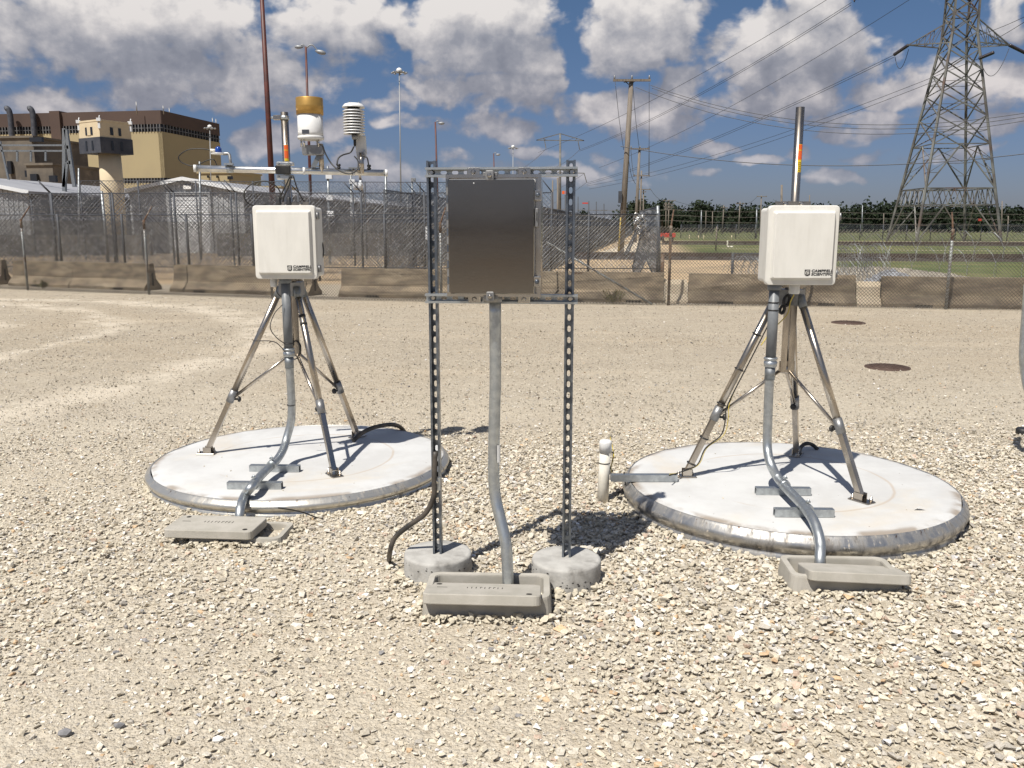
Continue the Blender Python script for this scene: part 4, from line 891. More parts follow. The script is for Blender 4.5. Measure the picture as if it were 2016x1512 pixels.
MB().tube([(sx_+.038,Ys+.02,zz(300)),(sx_+.038,Ys+.02,onbar(708).z-.01)], .0165, 14).build('support_pipe', 'stainless', rs_)
q = MB(); q.box((sx_-.005,Ys-.015,onbar(700).z+.024), (.07,.045,.007), R(6)); q.build('mount_plate', 'galv_dull', rs_)
# solar sensor
Yp = LY-.17; dp = AY(430,297,Yp)
py_ = thing('light_sensor', 'small blue capped sunlight sensor on the left end of the bar', 'light sensor', tuple(dp))
MB().lathe([(.019,-.012),(.020,0),(.019,.014),(.012,.024),(.002,.028)], dp, 20).build('cap', 'blue', py_)
MB().lathe([(.044,-.022),(.046,-.020),(.046,-.014),(.02,-.012)], dp, 24).build('base_plate', 'whitemetal', py_)
MB().tube([dp+Vector((-.018,0,.002)), dp+Vector((-.05,0,.004))], .009, 10).build('plug', 'pvcwhite', py_)
ob = onbar(449)
MB().tube(bez([dp+Vector((.03,0,-.018)), dp+Vector((.065,0,-.02)), ob+Vector((.01,-.01,.05)), ob+Vector((.012,0,.02))], 5), .010, 6).build('arm', 'greymetal', py_)
q = MB(); q.tube([ob-u*.02, ob+u*.02], .0235, 14); q.build('bar_clamp', 'galv', py_); q = MB(); q.box(ob+Vector((0,-.01,.03)), (.055,.045,.012), R(8)); q.build('clamp_plate', 'galv', py_)
# upper mast clamp
q = thing('mast_clamp', 'small bolted clamp near the top of the left mast', 'clamp', tuple(AY(570,231,LY-.02)))
cpos = AY(573,232,LY); cpos = Vector((LX,LY,cpos.z)); MB().tube([cpos-Vector((0,0,.012)), cpos+Vector((0,0,.012))], .029, 16).build('band', 'galv', q)
MB().box(cpos+Vector((-.045,-.01,0)), (.05,.03,.03), 0, bev=.003).build('jaw', 'stainless', q); MB().tube([cpos+Vector((-.085,-.01,0)), cpos+Vector((-.05,-.01,0))], .008, 8).build('bolt', 'galv', q)
# cables of the instrument mast
A_ = lambda px, py, dy=0.: AY(px, py, LY-.12+dy)
cable('cable', [dp+Vector((-.05,0,.004)), A_(398,293,-.05), A_(370,295,-.05), A_(352,308,-.05), A_(358,320,-.05), A_(382,327,-.05), A_(405,317,-.05), A_(420,314,-.05), A_(427,325,-.05)], .0035, 'thin black cable looping left of the blue capped sensor')
cable('cable', [A_(634,284,0), A_(642,305,0), A_(655,325,-.02), A_(672,338,-.06), A_(690,342,-.08), A_(703,334,-.06), A_(705,318,-.03), A_(698,308,.05)], .0045, 'black cable hanging in a loop below the rain gauge and weather shield')
cable('cable', [A_(697,288,.1), A_(690,300,.1), A_(675,305,.08), A_(666,312,.06), A_(663,325,.04)], .005, 'black cable from the weather shield to its grommet on the bar')
cable('cable', [A_(712,306,.1), A_(722,310,.08), A_(725,320,.08), A_(726,330,.08)], .005, 'short black cable entering the bar right of the weather shield')
for px in (663, 725): 
    pz = onbar(px)+Vector((0,0,.02)); tag(MB().lathe([(.012,0),(.014,.008),(.008,.012),(.014,.02),(.012,.03)], pz, 10).build('grommet', 'black', loc=tuple(pz)), 'black rubber grommet on the bar ' + ('left' if px == 663 else 'right') + ' of the shield post', 'grommet')
cable('cable', [A_(572,345,0), A_(563,365,0), A_(553,385,.05), A_(551,402,.08)], .0045, 'black cable running from the mast clamp to the left gland on the box top')
cable('cable', [A_(574,345,0), A_(568,368,0), A_(560,385,.05), A_(556,402,.08)], .0045, 'second black cable beside it running to the box top')
cable('cable', [A_(577,345,0), A_(584,368,0), A_(593,388,.05), A_(600,398,.08)], .0045, 'black cable running from the mast clamp right of the mast')
cable('cable', [A_(549,404,.08), A_(553,385,.02), A_(545,368,-.02), A_(525,357,-.04), A_(500,360,-.04), A_(482,376,-.04), A_(483,394,0), A_(497,404,.04), A_(525,402,.06)], .0045, 'black cable making a wide loop over the left equipment box')
for px in (549, 569):
    pz = AY(px,402,YL+.12); tag(MB().lathe([(.018,0),(.018,.02),(.014,.03),(.014,.05),(.006,.06)], Vector((pz.x,pz.y,zl1-.004)), 12).build('cable_gland', 'black', loc=tuple(pz)), 'black cable gland on top of the left box, ' + ('left one' if px == 549 else 'beside the mast'), 'cable fitting')
cable('cable', [AY(631,470,YL+.2), AY(636,485,YL+.2), AY(637,500,YL+.2), AY(632,515,YL+.2)], .004, 'black cable bulging beside the left equipment box')
def coil_cable(c, rad, turns, r, label):
    pts = []
    for k in range(int(turns*14)+1):
        a = 2*math.pi*k/14; q = rad*(1+.12*math.sin(k*.9)); pts.append(Vector(c) + Vector((q*math.cos(a)*.55, .012*math.sin(a*.37)+k*.0006, q*math.sin(a))))
    return tag(MB().tube(pts, r, 6).build('cable_coil', 'black', loc=tuple(c)), label, 'cable')
coil_cable(AY(580,690,LY-.06), .062, 3.3, .0035, 'coil of black cable tied to the left tripod column')
coil_cable(AY(1550,592,RY-.10), .030, 2.6, .008, 'coil of black cable tied under the right box')
coil_cable(AY(1541,610,RY-.10), .022, 2.6, .008, 'smaller coil of black cable beside the right conduit')
cable('cable', [Vector((p_.x,YR+.12,zr0-.06)) , AY(1556,595,RY-.12), AY(1549,620,RY-.13), AY(1520,650,RY-.14), AY(1498,680,RY-.17)], .003, 'thin yellow cable crossing behind the right conduit', m='yellowcable')
Lg = lambda k, o=Vector((0,0,0)): (Vector((RX,RY,1.235)) + (FR[0]-Vector((RX,RY,.147))).normalized()*.085).lerp(FR[0]+Vector((0,0,.03)), k) + o
off = Vector((.028,-.012,-.018))
for m__, dx, lab in (('black', 0, 'black cable strapped down the left leg of the right tripod'), ('yellowcable', .008, 'yellow cable strapped down the left leg of the right tripod')):
    o_ = off + Vector((dx, 0, 0))
    cable('cable', ([Lg(.05,o_), Lg(.3,o_)] if m__ == 'black' else [Lg(.45,o_+Vector((0,.03,0)))]) + [Lg(.58,o_), Lg(.68,o_+Vector((.035+dx,-.01,.02))), Lg(.76,o_+Vector((.05+dx,-.01,0))), Lg(.84,o_+Vector((.0,0,0))), Lg(.94,o_), G(1338,930,.19), G(1318,936,.215)+Vector((0,0,dx))], .004 if m__ == 'black' else .0022, lab, m=m__)
for k in (.20,.40,.60,.80,.95):
    q = Lg(k); ax = (FR[0]-Lg(0)).normalized(); tag(MB().tube([q-ax*.004, q+ax*.004], .0285, 14).build('cable_tie', 'black', loc=tuple(q)), 'black cable tie round the left leg of the right tripod, %s' % {.2:'near its top',.4:'above its middle',.6:'just above the clamp',.8:'below the clamp',.95:'at the foot'}[k], 'cable tie', 'ties round the left leg')
cable('cable', [G(1200,915,.12)+Vector((0,0,.19)), AY(1208,892,5.05), AY(1207,905,5.05), AY(1203,920,5.05), AY(1206,938,5.05)], .003, 'yellow cable hanging on the side of the white plastic pipe', m='yellowcable')
cable('cable', [AY(1198,886,5.06), AY(1207,893,5.06), AY(1205,910,5.06), AY(1201,925,5.06), AY(1204,940,5.06)], .003, 'black cable hanging on the side of the white plastic pipe')
cable('cable', [G(1228,930,.2), G(1231,950,.13), G(1228,968,.06), G(1222,975,.02)], .003, 'black tie end hanging from the long strut')
cable('cable', [AY(563,694,YL+.06), AY(540,673,YL+.02), AY(498,671,YL+.0)], .003, 'stiff black tie end sticking out left of the conduit')
cable('cable', [AY(545,562,YL+.12), AY(545,575,YL+.12), AY(552,583,YL+.12), AY(560,588,YL+.12)], .003, 'thin black cable below the white fitting of the left box')
cable('cable', [AY(556,600,YL+.06), AY(540,618,YL+.03), AY(532,645,YL+.03), AY(545,665,YL+.03), AY(560,676,YL+.05)], .003, 'thin black cable drooping left of the grey sleeve')
for py, r_ in ((676,.031),(797,.028)):
    q = AY(562,py,YL+.10); tag(MB().tube([Vector((tp.x,YL+.10,q.z-.003)), Vector((tp.x,YL+.10,q.z+.003))], r_, 16).build('cable_tie', 'black', loc=tuple(q)), 'black cable tie round the left conduit, ' + ('on its grey sleeve' if py == 676 else 'on its lower bright pipe'), 'cable tie')
for py in (595, 610):
    q = AY(1523,py,YR+.08); tag(MB().tube([Vector((tpr.x,YR+.08,q.z-.003)), Vector((tpr.x,YR+.08,q.z+.003))], .0315, 16).build('cable_tie', 'black', loc=tuple(q)), 'black cable tie round the right grey sleeve, ' + ('upper' if py == 595 else 'lower') + ' of two', 'cable tie')
cable('cable', [G(548,1000,.14), G(575,1004,.10), G(600,1010,.05), G(625,1020,.01)], .004, 'thin black cable lying over the front rim of the left pad')

# things at the right edge
cable('bent_conduit', [AY(2024,560,6.0), AY(2020,610,6.0), AY(2016,660,6.0), AY(2014,700,6.0), AY(2017,735,6.0), AY(2026,775,5.95), AY(2050,820,5.9), AY(2072,865,5.8), G(2085,925,-.05)], .026, 'bright bent metal conduit cut off by the right edge of the photo', 'conduit', 'galv', 14)
q = G(2014,852,.01); tag(MB().lathe([(.05,-.01),(.055,.0),(.055,.03),(.045,.04)], q, 18).build('black_disc', 'black', loc=tuple(q)), 'low round black disc lying on the gravel at the right edge', 'cap')  # low black disc on the gravel, of no known kind
# manhole covers
def manhole(px, py, rad, label):
    c = G(px, py, 0); t = thing('manhole_cover', label, 'manhole cover', tuple(c), 'rusty manhole covers')
    MB().lathe([(rad*1.09,-.02),(rad*1.09,.012),(rad*1.02,.014),(rad*1.02,.008)], c, 40).build('frame', 'manhole', t)
    cv = MB().lathe([(rad,.004),(rad,.018),(rad*.2,.020)], c, 40).build('cover', 'manhole', t)
    q = MB()
    for i in range(-4,5):
        for j in range(-4,5):
            x, y = i*rad*.2, j*rad*.2
            if math.hypot(x,y) < rad*.85: q.box(c+Vector((x,y,.021)), (rad*.09,rad*.09,.006))
    q.build('tread_studs', 'manhole', cv, kind='stuff')
manhole(1670,636,.26,'far rusty round manhole cover in the lot'); manhole(1747,724,.235,'near rusty round manhole cover in the lot')
# litter and odd stones
q = G(1810,1003,.152); tag(MB().add([q+Vector(v) for v in ((-.03,0,0),(.0,-.012,.018),(.035,0,.004),(.01,.02,.012),(-.015,.015,0))], [(0,1,3),(1,2,3),(0,3,4)]).build('paper_scrap', 'whitemetal', loc=tuple(q)), 'white crumpled scrap on the right pad', 'paper scrap')
rs = random.Random(5)
def rock(px, py, s_, tone, label):
    c = G(px, py, s_*.25); v, f = ico(); r_ = np.random.default_rng(int(px)); v = v*(1+r_.uniform(-.25,.2,(12,1)))*np.array([1.2,.85,.6])*s_/2
    tag(MB().add([c+Vector(x) for x in v], [tuple(x) for x in f.tolist()]).build('loose_stone', tone, loc=tuple(c)), label, 'stone')
M['wstone'] = mat('white_stone', (.78,.77,.74), .8, 0, (.66,.65,.62), 40); M['dstone'] = mat('dark_stone', (.22,.215,.22), .85, 0, (.15,.15,.155), 40, bump=.3)
for px, py, s_, tn, lb_ in ((712,1010,.05,'wstone','white stone beside the front rim of the left pad'),(1552,1322,.035,'wstone','bright white stone in the right foreground gravel'),(1395,1235,.04,'wstone','long white stone in the gravel right of the middle box'),
    (428,1455,.036,'wstone','white stone in the left foreground gravel'),(128,1442,.045,'dstone','dark blue grey stone at the lower left of the gravel'),(235,1428,.036,'dstone','dark stone right of the blue grey stone at lower left'),(228,1284,.026,'dstone','small dark stone in the left gravel'),(1316,1427,.04,'wstone','flat white stone in the lower right foreground'),(588,1231,.03,'wstone','small white stone in the centre left gravel')):
    rock(px, py, s_, tn, lb_)

# ================================================================== background
# front chain link fence
posts = [(-205,560),(55,571.5),(294,580),(536,588),(869,595),(1056,598),(1316,601),(1582,604),(1862,609),(2160,614)]
FP = [G(*p) for p in posts]
def fy(x):
    for a, c in zip(FP, FP[1:]):
        if a.x <= x <= c.x: return a.y + (c.y-a.y)*(x-a.x)/(c.x-a.x)
    return FP[0].y if x < FP[0].x else FP[-1].y
def ground_at_px(px, extra):
    "point on the fence line (plus extra depth) seen at pixel column px"
    k = 20.
    for _ in range(20):
        x = (px-1008)/FPX*(k*math.cos(PITCH)+1.65*math.sin(PITCH)); k = fy(x)+extra
    return Vector((x, k, 0))
fn = thing('chain_link_fence', 'front chain link fence with barbed wire arms across the far edge of the lot', 'fence', tuple(FP[4]))
wl_ = MB(); hgt = lambda i: 1.88 - .035*i
for i, pnt in enumerate(FP):
    top = hgt(i); rusty = posts[i][0] in (1316,)
    po = MB().tube([pnt, pnt+Vector((0,0,top))], .030, 10).build('post', 'rust' if rusty else 'postgrey', fn)
    e = pnt + Vector((.10,.30,top+.34)); MB().tube([pnt+Vector((0,0,top-.02)), e], .022, 6, r1=.014).build('barbed_wire_arm', 'rust', po)
    MB().tube([pnt+Vector((0,0,top-.22)), pnt+Vector((0,0,top+.01))], .032, 10).build('rusty_sleeve', 'rust', po)
fb = MB()
for i in range(len(FP)-1): fabric(fb, FP[i]+Vector((0,-.03,0)), FP[i+1]+Vector((0,-.03,0)), .02, min(hgt(i),hgt(i+1)), .070, .0052)
fb.build('chain_link_mesh', 'wire', fn, kind='stuff')
for k in range(3):
    w_ = MB()
    for i in range(len(FP)-1):
        o_ = Vector((.10,.30,.34))*(k+1)/3; w_.tube(sag(FP[i]+Vector((0,0,hgt(i)))+o_, FP[i+1]+Vector((0,0,hgt(i+1)))+o_, .03, 6), .0035, 3, cap=False)
        for q in range(24):
            p0 = sag(FP[i]+Vector((0,0,hgt(i)))+o_, FP[i+1]+Vector((0,0,hgt(i+1)))+o_, .03, 24)[q]; w_.bar(p0-Vector((.02,0,.02)), p0+Vector((.02,0,.02)), .004)
    w_.build('barbed_wire', 'wire', fn, kind='stuff')
w_ = MB()
for i in range(len(FP)-1): w_.tube([FP[i]+Vector((0,-.03,.05)), FP[i+1]+Vector((0,-.03,.05))], .004, 4, cap=False)
w_.build('tension_wire', 'wire', fn)
bp0 = AY(1075,476,FP[5].y+.05); MB().tube([bp0, FP[6]+Vector((-.35,.02,.02))], .024, 8).build('diagonal_brace', 'postgrey', fn)
# barriers
def bgap(px): return max(.28, 1.05 - (px-300)/(1862-300)*.80)
def barrier_mesh(L, h, nm, m, parent=None):
    sec = [(-.30,0),(-.30,.07*h/.66),(-.125,.26*h/.66),(-.075,h),(.075,h),(.125,.26*h/.66),(.30,.07*h/.66),(.30,0)]
    mb = MB(); n = 12; vs = []
    for k in range(n+1):
        x = -L/2 + L*k/n
        for y, z in sec: vs.append((x, y+.006*mnoise.noise(Vector((x*2,y*9,z*3))), z+(.004*mnoise.noise(Vector((x*3,7,h))) if z > .5 else 0)))
    w = len(sec); fs = [(k*w+j, (k+1)*w+j, (k+1)*w+j+1, k*w+j+1) for k in range(n) for j in range(w-1)] + [tuple(range(w)), tuple(n*w+j for j in range(w-1,-1,-1))]
    return mb.add(vs, fs)
BAR = [(-230,12,'leftmost concrete barrier cut off by the photo edge'),(35,302,'concrete barrier second from the left behind the fence'),(350,621,'concrete barrier behind the left tripod with a rust streak'),(677,978,'concrete barrier behind the left side of the strut frame'),
       (984,1306,'concrete barrier behind the diagonal fence brace with a rust stain'),(1354,1680,'concrete barrier behind the right equipment box'),(1732,2090,'rightmost concrete barrier behind the right fence post')]
for i, (a, c, lb_) in enumerate(BAR):
    P0 = ground_at_px(a, bgap(a)+.30); P1 = ground_at_px(c, bgap(c)+.30); h = .715 - .015*i; Lb = (P1-P0).length
    t = thing('concrete_barrier', lb_, 'concrete barrier', tuple((P0+P1)/2), 'concrete road barriers behind the fence'); t.rotation_euler = (0,0,math.atan2(P1.y-P0.y, P1.x-P0.x))
    t['_w'] = [0,0,0]
    barrier_mesh(Lb, h, 'body', 'barrier').build('body', 'barrier', t)
    for sx in (-.30, .30):
        sl_ = MB(); sl_.box((sx*Lb+.1, -.301, .028), (.34,.012,.05)); sl_.build('drain_slot', 'recess_shade', t)
    for sx in (-1, 1): MB().box((sx*(Lb/2+.004), 0, .28), (.012,.06,.34)).build('end_slot', 'recess_shade', t)
    if i == 2: MB().prism([(-.012,0),(.012,0),(.02,-.2),(.006,-.42),(-.01,-.3)], (-.05,-.083,h-.03), (1,0,0), (0,-.11,1), (0,-.003,0)).build('rust_streak', 'rust', t)
    if i == 4: MB().prism([(-.09,0),(.10,0),(.05,-.10),(.02,-.26),(-.02,-.12)], (-.05,-.08,h-.005), (1,0,0), (0,-.11,1), (0,-.004,0)).build('rust_stain', 'rust', t)
for a, c, lb_ in ((1310,1350,'pale concrete block in the gap right of the rusty fence post'),(1683,1728,'pale concrete block in the gap right of the right tripod')):
    P0 = ground_at_px(a, .75); P1 = ground_at_px(c, .75); L_ = (P1-P0).length+.02; cc_ = (P0+P1)/2
    o = barrier_mesh(L_, .50, 'b', 'b').build('concrete_block', 'barrierpale'); o.location = cc_; o.rotation_euler = (0,0,math.atan2(P1.y-P0.y, P1.x-P0.x)); tag(o, lb_, 'concrete block', 'pale blocks in the barrier gaps')
# weeds
def weed(px, extra, h, label, n=60):
    c = ground_at_px(px, extra); mb = MB(); r_ = random.Random(px)
    for _ in range(n):
        a = r_.uniform(0,6.28); q = r_.uniform(0,.22)*h/.4; p0 = c + Vector((q*math.cos(a)*.5, q*math.sin(a)*.5, 0)); p1 = c + Vector((q*math.cos(a)*1.6, q*math.sin(a)*1.6, r_.uniform(.4,1)*h))
        e = Vector((r_.uniform(-1,1), r_.uniform(-1,1), .3)).normalized()*.010; mb.add([p0, p1+e, p1-e], [(0,1,2)])
        for k in range(3): p2 = p0.lerp(p1, r_.uniform(.3,1)); e = Vector((r_.uniform(-1,1), r_.uniform(-1,1), r_.uniform(-.5,1)))*.025; f = Vector((r_.uniform(-1,1), r_.uniform(-1,1), r_.uniform(-.5,1)))*.03; mb.add([p2-e, p2+e, p2+f], [(0,1,2)])
    tag(mb.build('weed', 'weed', loc=tuple(c)), label, 'weed')
weed(1208, .2, .32, 'bushy weed in front of the barrier with the rust stain'); weed(84, .5, .25, 'dry weed against the second barrier from the left', 40)

# rows of tall security fences behind
def sec_fence(p0, p1, h, nposts, label, group, sp=.085, r=.004, coils=(), arms=0, prad=.04, m='postdark', rails=(1.,), coilr=.0035):
    p0, p1 = Vector(p0), Vector(p1); t = thing('security_fence', label, 'fence', tuple(p0), group)
    for i in range(nposts):
        q = p0.lerp(p1, i/(nposts-1)); po = MB().tube([q, q+Vector((0,0,h))], prad, 8).build('post', m, t)
        if arms: MB().tube([q+Vector((0,0,h)), q+Vector((arms*.35,-.1,h+.42))], .02, 5).build('arm', m, po)
    for k in rails: MB().tube([p0+Vector((0,0,h*k-.03)), p1+Vector((0,0,h*k-.03))], .014, 6).build('rail', m, t)
    fb = MB(); fabric(fb, p0, p1, .03, h, sp, r); fb.build('wire_mesh', 'wire_far', t, kind='stuff')
    if coils:
        cb_ = MB()
        for j, (zc, rad, off_) in enumerate(coils): coil(cb_, p0+Vector((0,off_,0)), p1+Vector((0,off_,0)), rad, .30, coilr, zc, j)
        cb_.build('razor_wire_coils', 'galv_dull', t, kind='stuff')
    return t
def Gl(px, Y): return Vector(((px-1008)/FPX*(Y*math.cos(PITCH)+.3), Y, 0))
GRP = 'rows of security fencing beyond the barriers'
sec_fence(Gl(-120,27.6), Gl(1293,26.0), 2.05, 12, 'nearest grey security fence behind the barriers', GRP, sp=.13, r=.0058, rails=(1.,.22), coils=((.45,.42,.7),(1.25,.4,.7)))
sec_fence(Gl(-120,31.5), Gl(1085,30.5), 2.85, 11, 'second security fence row with razor wire along its foot', GRP, sp=.15, r=.0078, arms=-1, coils=((.45,.45,1.0),(.5,.45,1.9),(1.3,.45,1.4)))
sec_fence(Gl(-120,38), Gl(1060,37), 3.1, 11, 'third security fence row with inward leaning arms', GRP, sp=.16, r=.0075, arms=-1, coils=((.5,.45,1.2),(.5,.45,-1.0),(1.5,.45,.8)))
sec_fence(Gl(170,44), Gl(1040,46), 3.95, 9, 'tall fourth security fence row with dense mesh', GRP, sp=.17, r=.0085, coils=((.5,.45,1.2),(3.2,.35,.3)))
sec_fence(Gl(-120,48), Gl(170,47), 3.1, 4, 'far left security fence row before the shed', GRP, sp=.08, r=.005, coils=((.5,.45,1.2),))
# receding fences along the compound's side
ux = Vector((.157, .9876, 0))
for k, (off_, h, lb_) in enumerate(((0., 2.45, 'outermost security fence receding to the distance'),(-2.2, 2.9, 'second security fence receding beside the outermost one'),(-5.0, 3.0, 'inner security fence receding behind the other two'))):
    p0 = Vector((.35+off_, 30+k, 0)); p1 = p0 + ux*(170)
    t = sec_fence(p0, p1, h, 46, lb_, 'security fences receding along the compound', sp=.12, r=.009, prad=.045, coils=((.5,.45,.0),) , coilr=.010)
# lower ragged end wing of the fence
wg = thing('fence_end_wing', 'sloping dark mesh wing at the end of the security fence beside its tall grey post', 'fence panel', tuple(Gl(1293,26.0)))
Yw = 26.4
MB().tube([Gl(1299,Yw), AY(1295,405,Yw)], .055, 10).build('end_post', 'galv_dull', wg)
def wing(poly, Y, dy, nm):
    P = [AY(px, py, Y) for px, py in poly]; mb = MB(); xs_ = [p.x for p in P]; zs_ = [p.z for p in P]
    def clip(a, d):
        ts = []
        for i in range(len(P)):
            p, q = P[i], P[(i+1) % len(P)]; ex, ez = q.x-p.x, q.z-p.z; den = d[0]*ez - d[1]*ex
            if abs(den) < 1e-9: continue
            t_ = ((p.x-a[0])*ez - (p.z-a[1])*ex)/den; s_ = ((p.x-a[0])*d[1] - (p.z-a[1])*d[0])/den
            if 0 <= s_ <= 1: ts.append(t_)
        ts.sort(); return ts
    for sg in (1, -1):
        k = -6.
        while k < 6:
            a = (P[0].x + k, 1.2); ts = clip(a, (.62, sg*.9))
            for i in range(0, len(ts)-1, 2):
                A0 = Vector((a[0]+.62*ts[i], Y + dy*(a[1]+sg*.9*ts[i]-1.2), a[1]+sg*.9*ts[i])); A1 = Vector((a[0]+.62*ts[i+1], Y + dy*(a[1]+sg*.9*ts[i+1]-1.2), a[1]+sg*.9*ts[i+1])); mb.bar(A0, A1, .016)
            k += .038
    mb.build(nm, 'wire_far', wg, kind='stuff')
    ed = MB()
    for i in range(len(P)): ed.tube([P[i]+Vector((0,dy*(P[i].z-1.2),0)), P[(i+1)%len(P)]+Vector((0,dy*(P[(i+1)%len(P)].z-1.2),0))], .02, 5)
    ed.build(nm.replace('mesh','edge'), 'postdark', wg)
wing([(1296,407),(1262,416),(1268,440),(1243,528),(1246,537),(1258,536),(1271,509),(1281,537),(1297,537)], Yw, .25, 'dark_mesh')
wing([(1262,440),(1240,490),(1236,500),(1228,502),(1252,455)], Yw+.6, .2, 'torn_mesh')
cb_ = MB()
for k in range(9):
    c = AY(1262+random.uniform(-8,8), 440+random.uniform(-14,14), Yw-.2); q = [c + Vector((.12*math.cos(a*.7+k), .05*math.sin(a), .15*math.sin(a*.9+k*2))) for a in range(9)]; cb_.tube(q, .012, 4)
cb_.build('snagged_wire', 'alu', wg, kind='stuff')
q = G(1304,543,0); q = Vector((q.x, 24.8, 0)); q = Gl(1303,25.0); t = thing('marker_stake', 'short rusty orange stake behind the barrier beside the fence end', 'stake', tuple(q)); MB().tube([q, AY(1305,500,25.0)], .05, 8).build('stake', 'rust', t)
# loose razor wire coils on the ground to the right
t = thing('razor_wire', 'tangled razor wire coils lying on the gravel behind the right barriers', 'razor wire', tuple(Gl(1450,23)))
mb = MB()
for k in range(4): coil(mb, Gl(1440+k*12,22.5+k*.7), Gl(1560,23.5+k*.6), .42-.04*k, .22, .006, .48, k)
for k in range(4): coil(mb, Gl(1640,22+k*.9), Gl(1735,22.3+k*.8), .42, .14, .006, .45+.3*(k % 2), k+9)
mb.build('coil', 'galv_dull', t, kind='stuff')
t = thing('razor_wire_roll', 'long stretched razor wire roll standing in front of the rail track', 'razor wire', tuple(Gl(1700,30)))
mb = MB(); coil(mb, Gl(1590,30), Gl(2250,29), .5, .95, .011, 1.0, 3); coil(mb, Gl(1590,29.4), Gl(2250,28.4), .5, .9, .009, .5, 5)
mb.build('coil', 'galv_dull', t, kind='stuff')
t = sec_fence(Gl(1440,24.2), Gl(1560,24.0), .95, 3, 'low wire fence around the razor wire coils', GRP, sp=.09, r=.004)
# rubble heap of riprap
def heap(name, label, c, rx, ry, h, n, smin, smax, tone, seedk):
    r_ = np.random.default_rng(seedk); v0, f0 = ico(); mb = MB()
    for _ in range(n):
        a = r_.uniform(0, 6.283); q = math.sqrt(r_.uniform()); x, y = q*math.cos(a)*rx, q*math.sin(a)*ry; s_ = r_.uniform(smin, smax); v = v0*(1+r_.uniform(-.3,.25,(12,1)))*np.array([1.1,.9,.8])*s_/2
        z = max(0, h*(1-q)) + s_*.2; mb.add([Vector((c[0]+x+p[0], c[1]+y+p[1], z+p[2])) for p in v], [tuple(k) for k in f0.tolist()])
    o = mb.build(name, tone, loc=tuple(c)); o['kind'] = 'stuff'; o['label'] = label
M['riprap'] = mat('riprap_stone', (.34,.30,.24), .9, 0, (.22,.20,.17), 1.2); M['riprapgrey'] = mat('grey_riprap', (.25,.26,.28), .9, 0, (.14,.145,.16), 1.5)
heap('rubble', 'buff rubble stones behind the barriers right of the right tripod', (12.0, 27.5, 0), 2.0, 4.5, .25, 900, .12, .34, 'riprap', 1)
heap('grey_rubble', 'blue grey rubble stones in the barrier gap', (9.6, 21.8, 0), .9, 1.2, .55, 320, .1, .26, 'riprapgrey', 2)

# railway tracks
def track(name, p0, p1, label, w=1.45):
    p0, p1 = Vector(p0), Vector(p1); t = thing(name, label, 'railway track', tuple(p0)); u_ = (p1-p0).normalized(); s_ = Vector((-u_.y, u_.x, 0)); L_ = (p1-p0).length
    MB().prism([(-1.35,0),(-1.05,.11),(1.05,.11),(1.35,0)], p0, s_, (0,0,1), p1-p0).build('ballast_bed', 'tie', t)
    for k in (-1, 1): MB().bar(p0+s_*k*w/2+Vector((0,0,.24)), p1+s_*k*w/2+Vector((0,0,.24)), .09, .17).build('rail', 'rail', t)
    tm = None; n = min(int(L_/.9), 120)
    for i in range(n):
        c = p0 + u_*(L_*(i+.5)/n)
        if tm is None: q = MB(); q.box((0,0,0), (.24,2.3,.12)); tm = q.build('sleeper', 'tie'); o = tm
        else: o = tm.copy(); S.collection.objects.link(o)
        o.parent = t; o.location = c - p0 + Vector((0,0,.10)); o.rotation_euler = (0,0,math.atan2(u_.y,u_.x))
    return t
track('railway_track', (1.2,46.5,0), (42,40.0,0), 'near railway track crossing the view beyond the barriers')
track('railway_track', (14.5,84,0), (70,71,0), 'far railway track in front of the lattice tower')
t = thing('access_track', 'thin pale gravel strip between the two rail tracks', 'path', (25,63,0)); t['kind'] = 'structure'
MB().add([(16,66,.02),(46,55.5,.02),(46,56.1,.02),(16,66.7,.02)], [(0,1,2,3)]).build('strip', 'barrierpale', t)
mb = MB().add([(13,103,.02),(32,98,.02),(60,96,.02),(60,98,.02),(32,101,.02),(14,108,.02)], [(0,1,2,3,4,5)]); struct(mb.build('dirt_road', 'barrierpale'))
mb = MB().add([(3.8,47.5,.03),(8.5,50,.03),(17.5,104,.03),(15.2,104,.03)], [(0,1,2,3)]); struct(mb.build('service_road', 'barrierpale'))

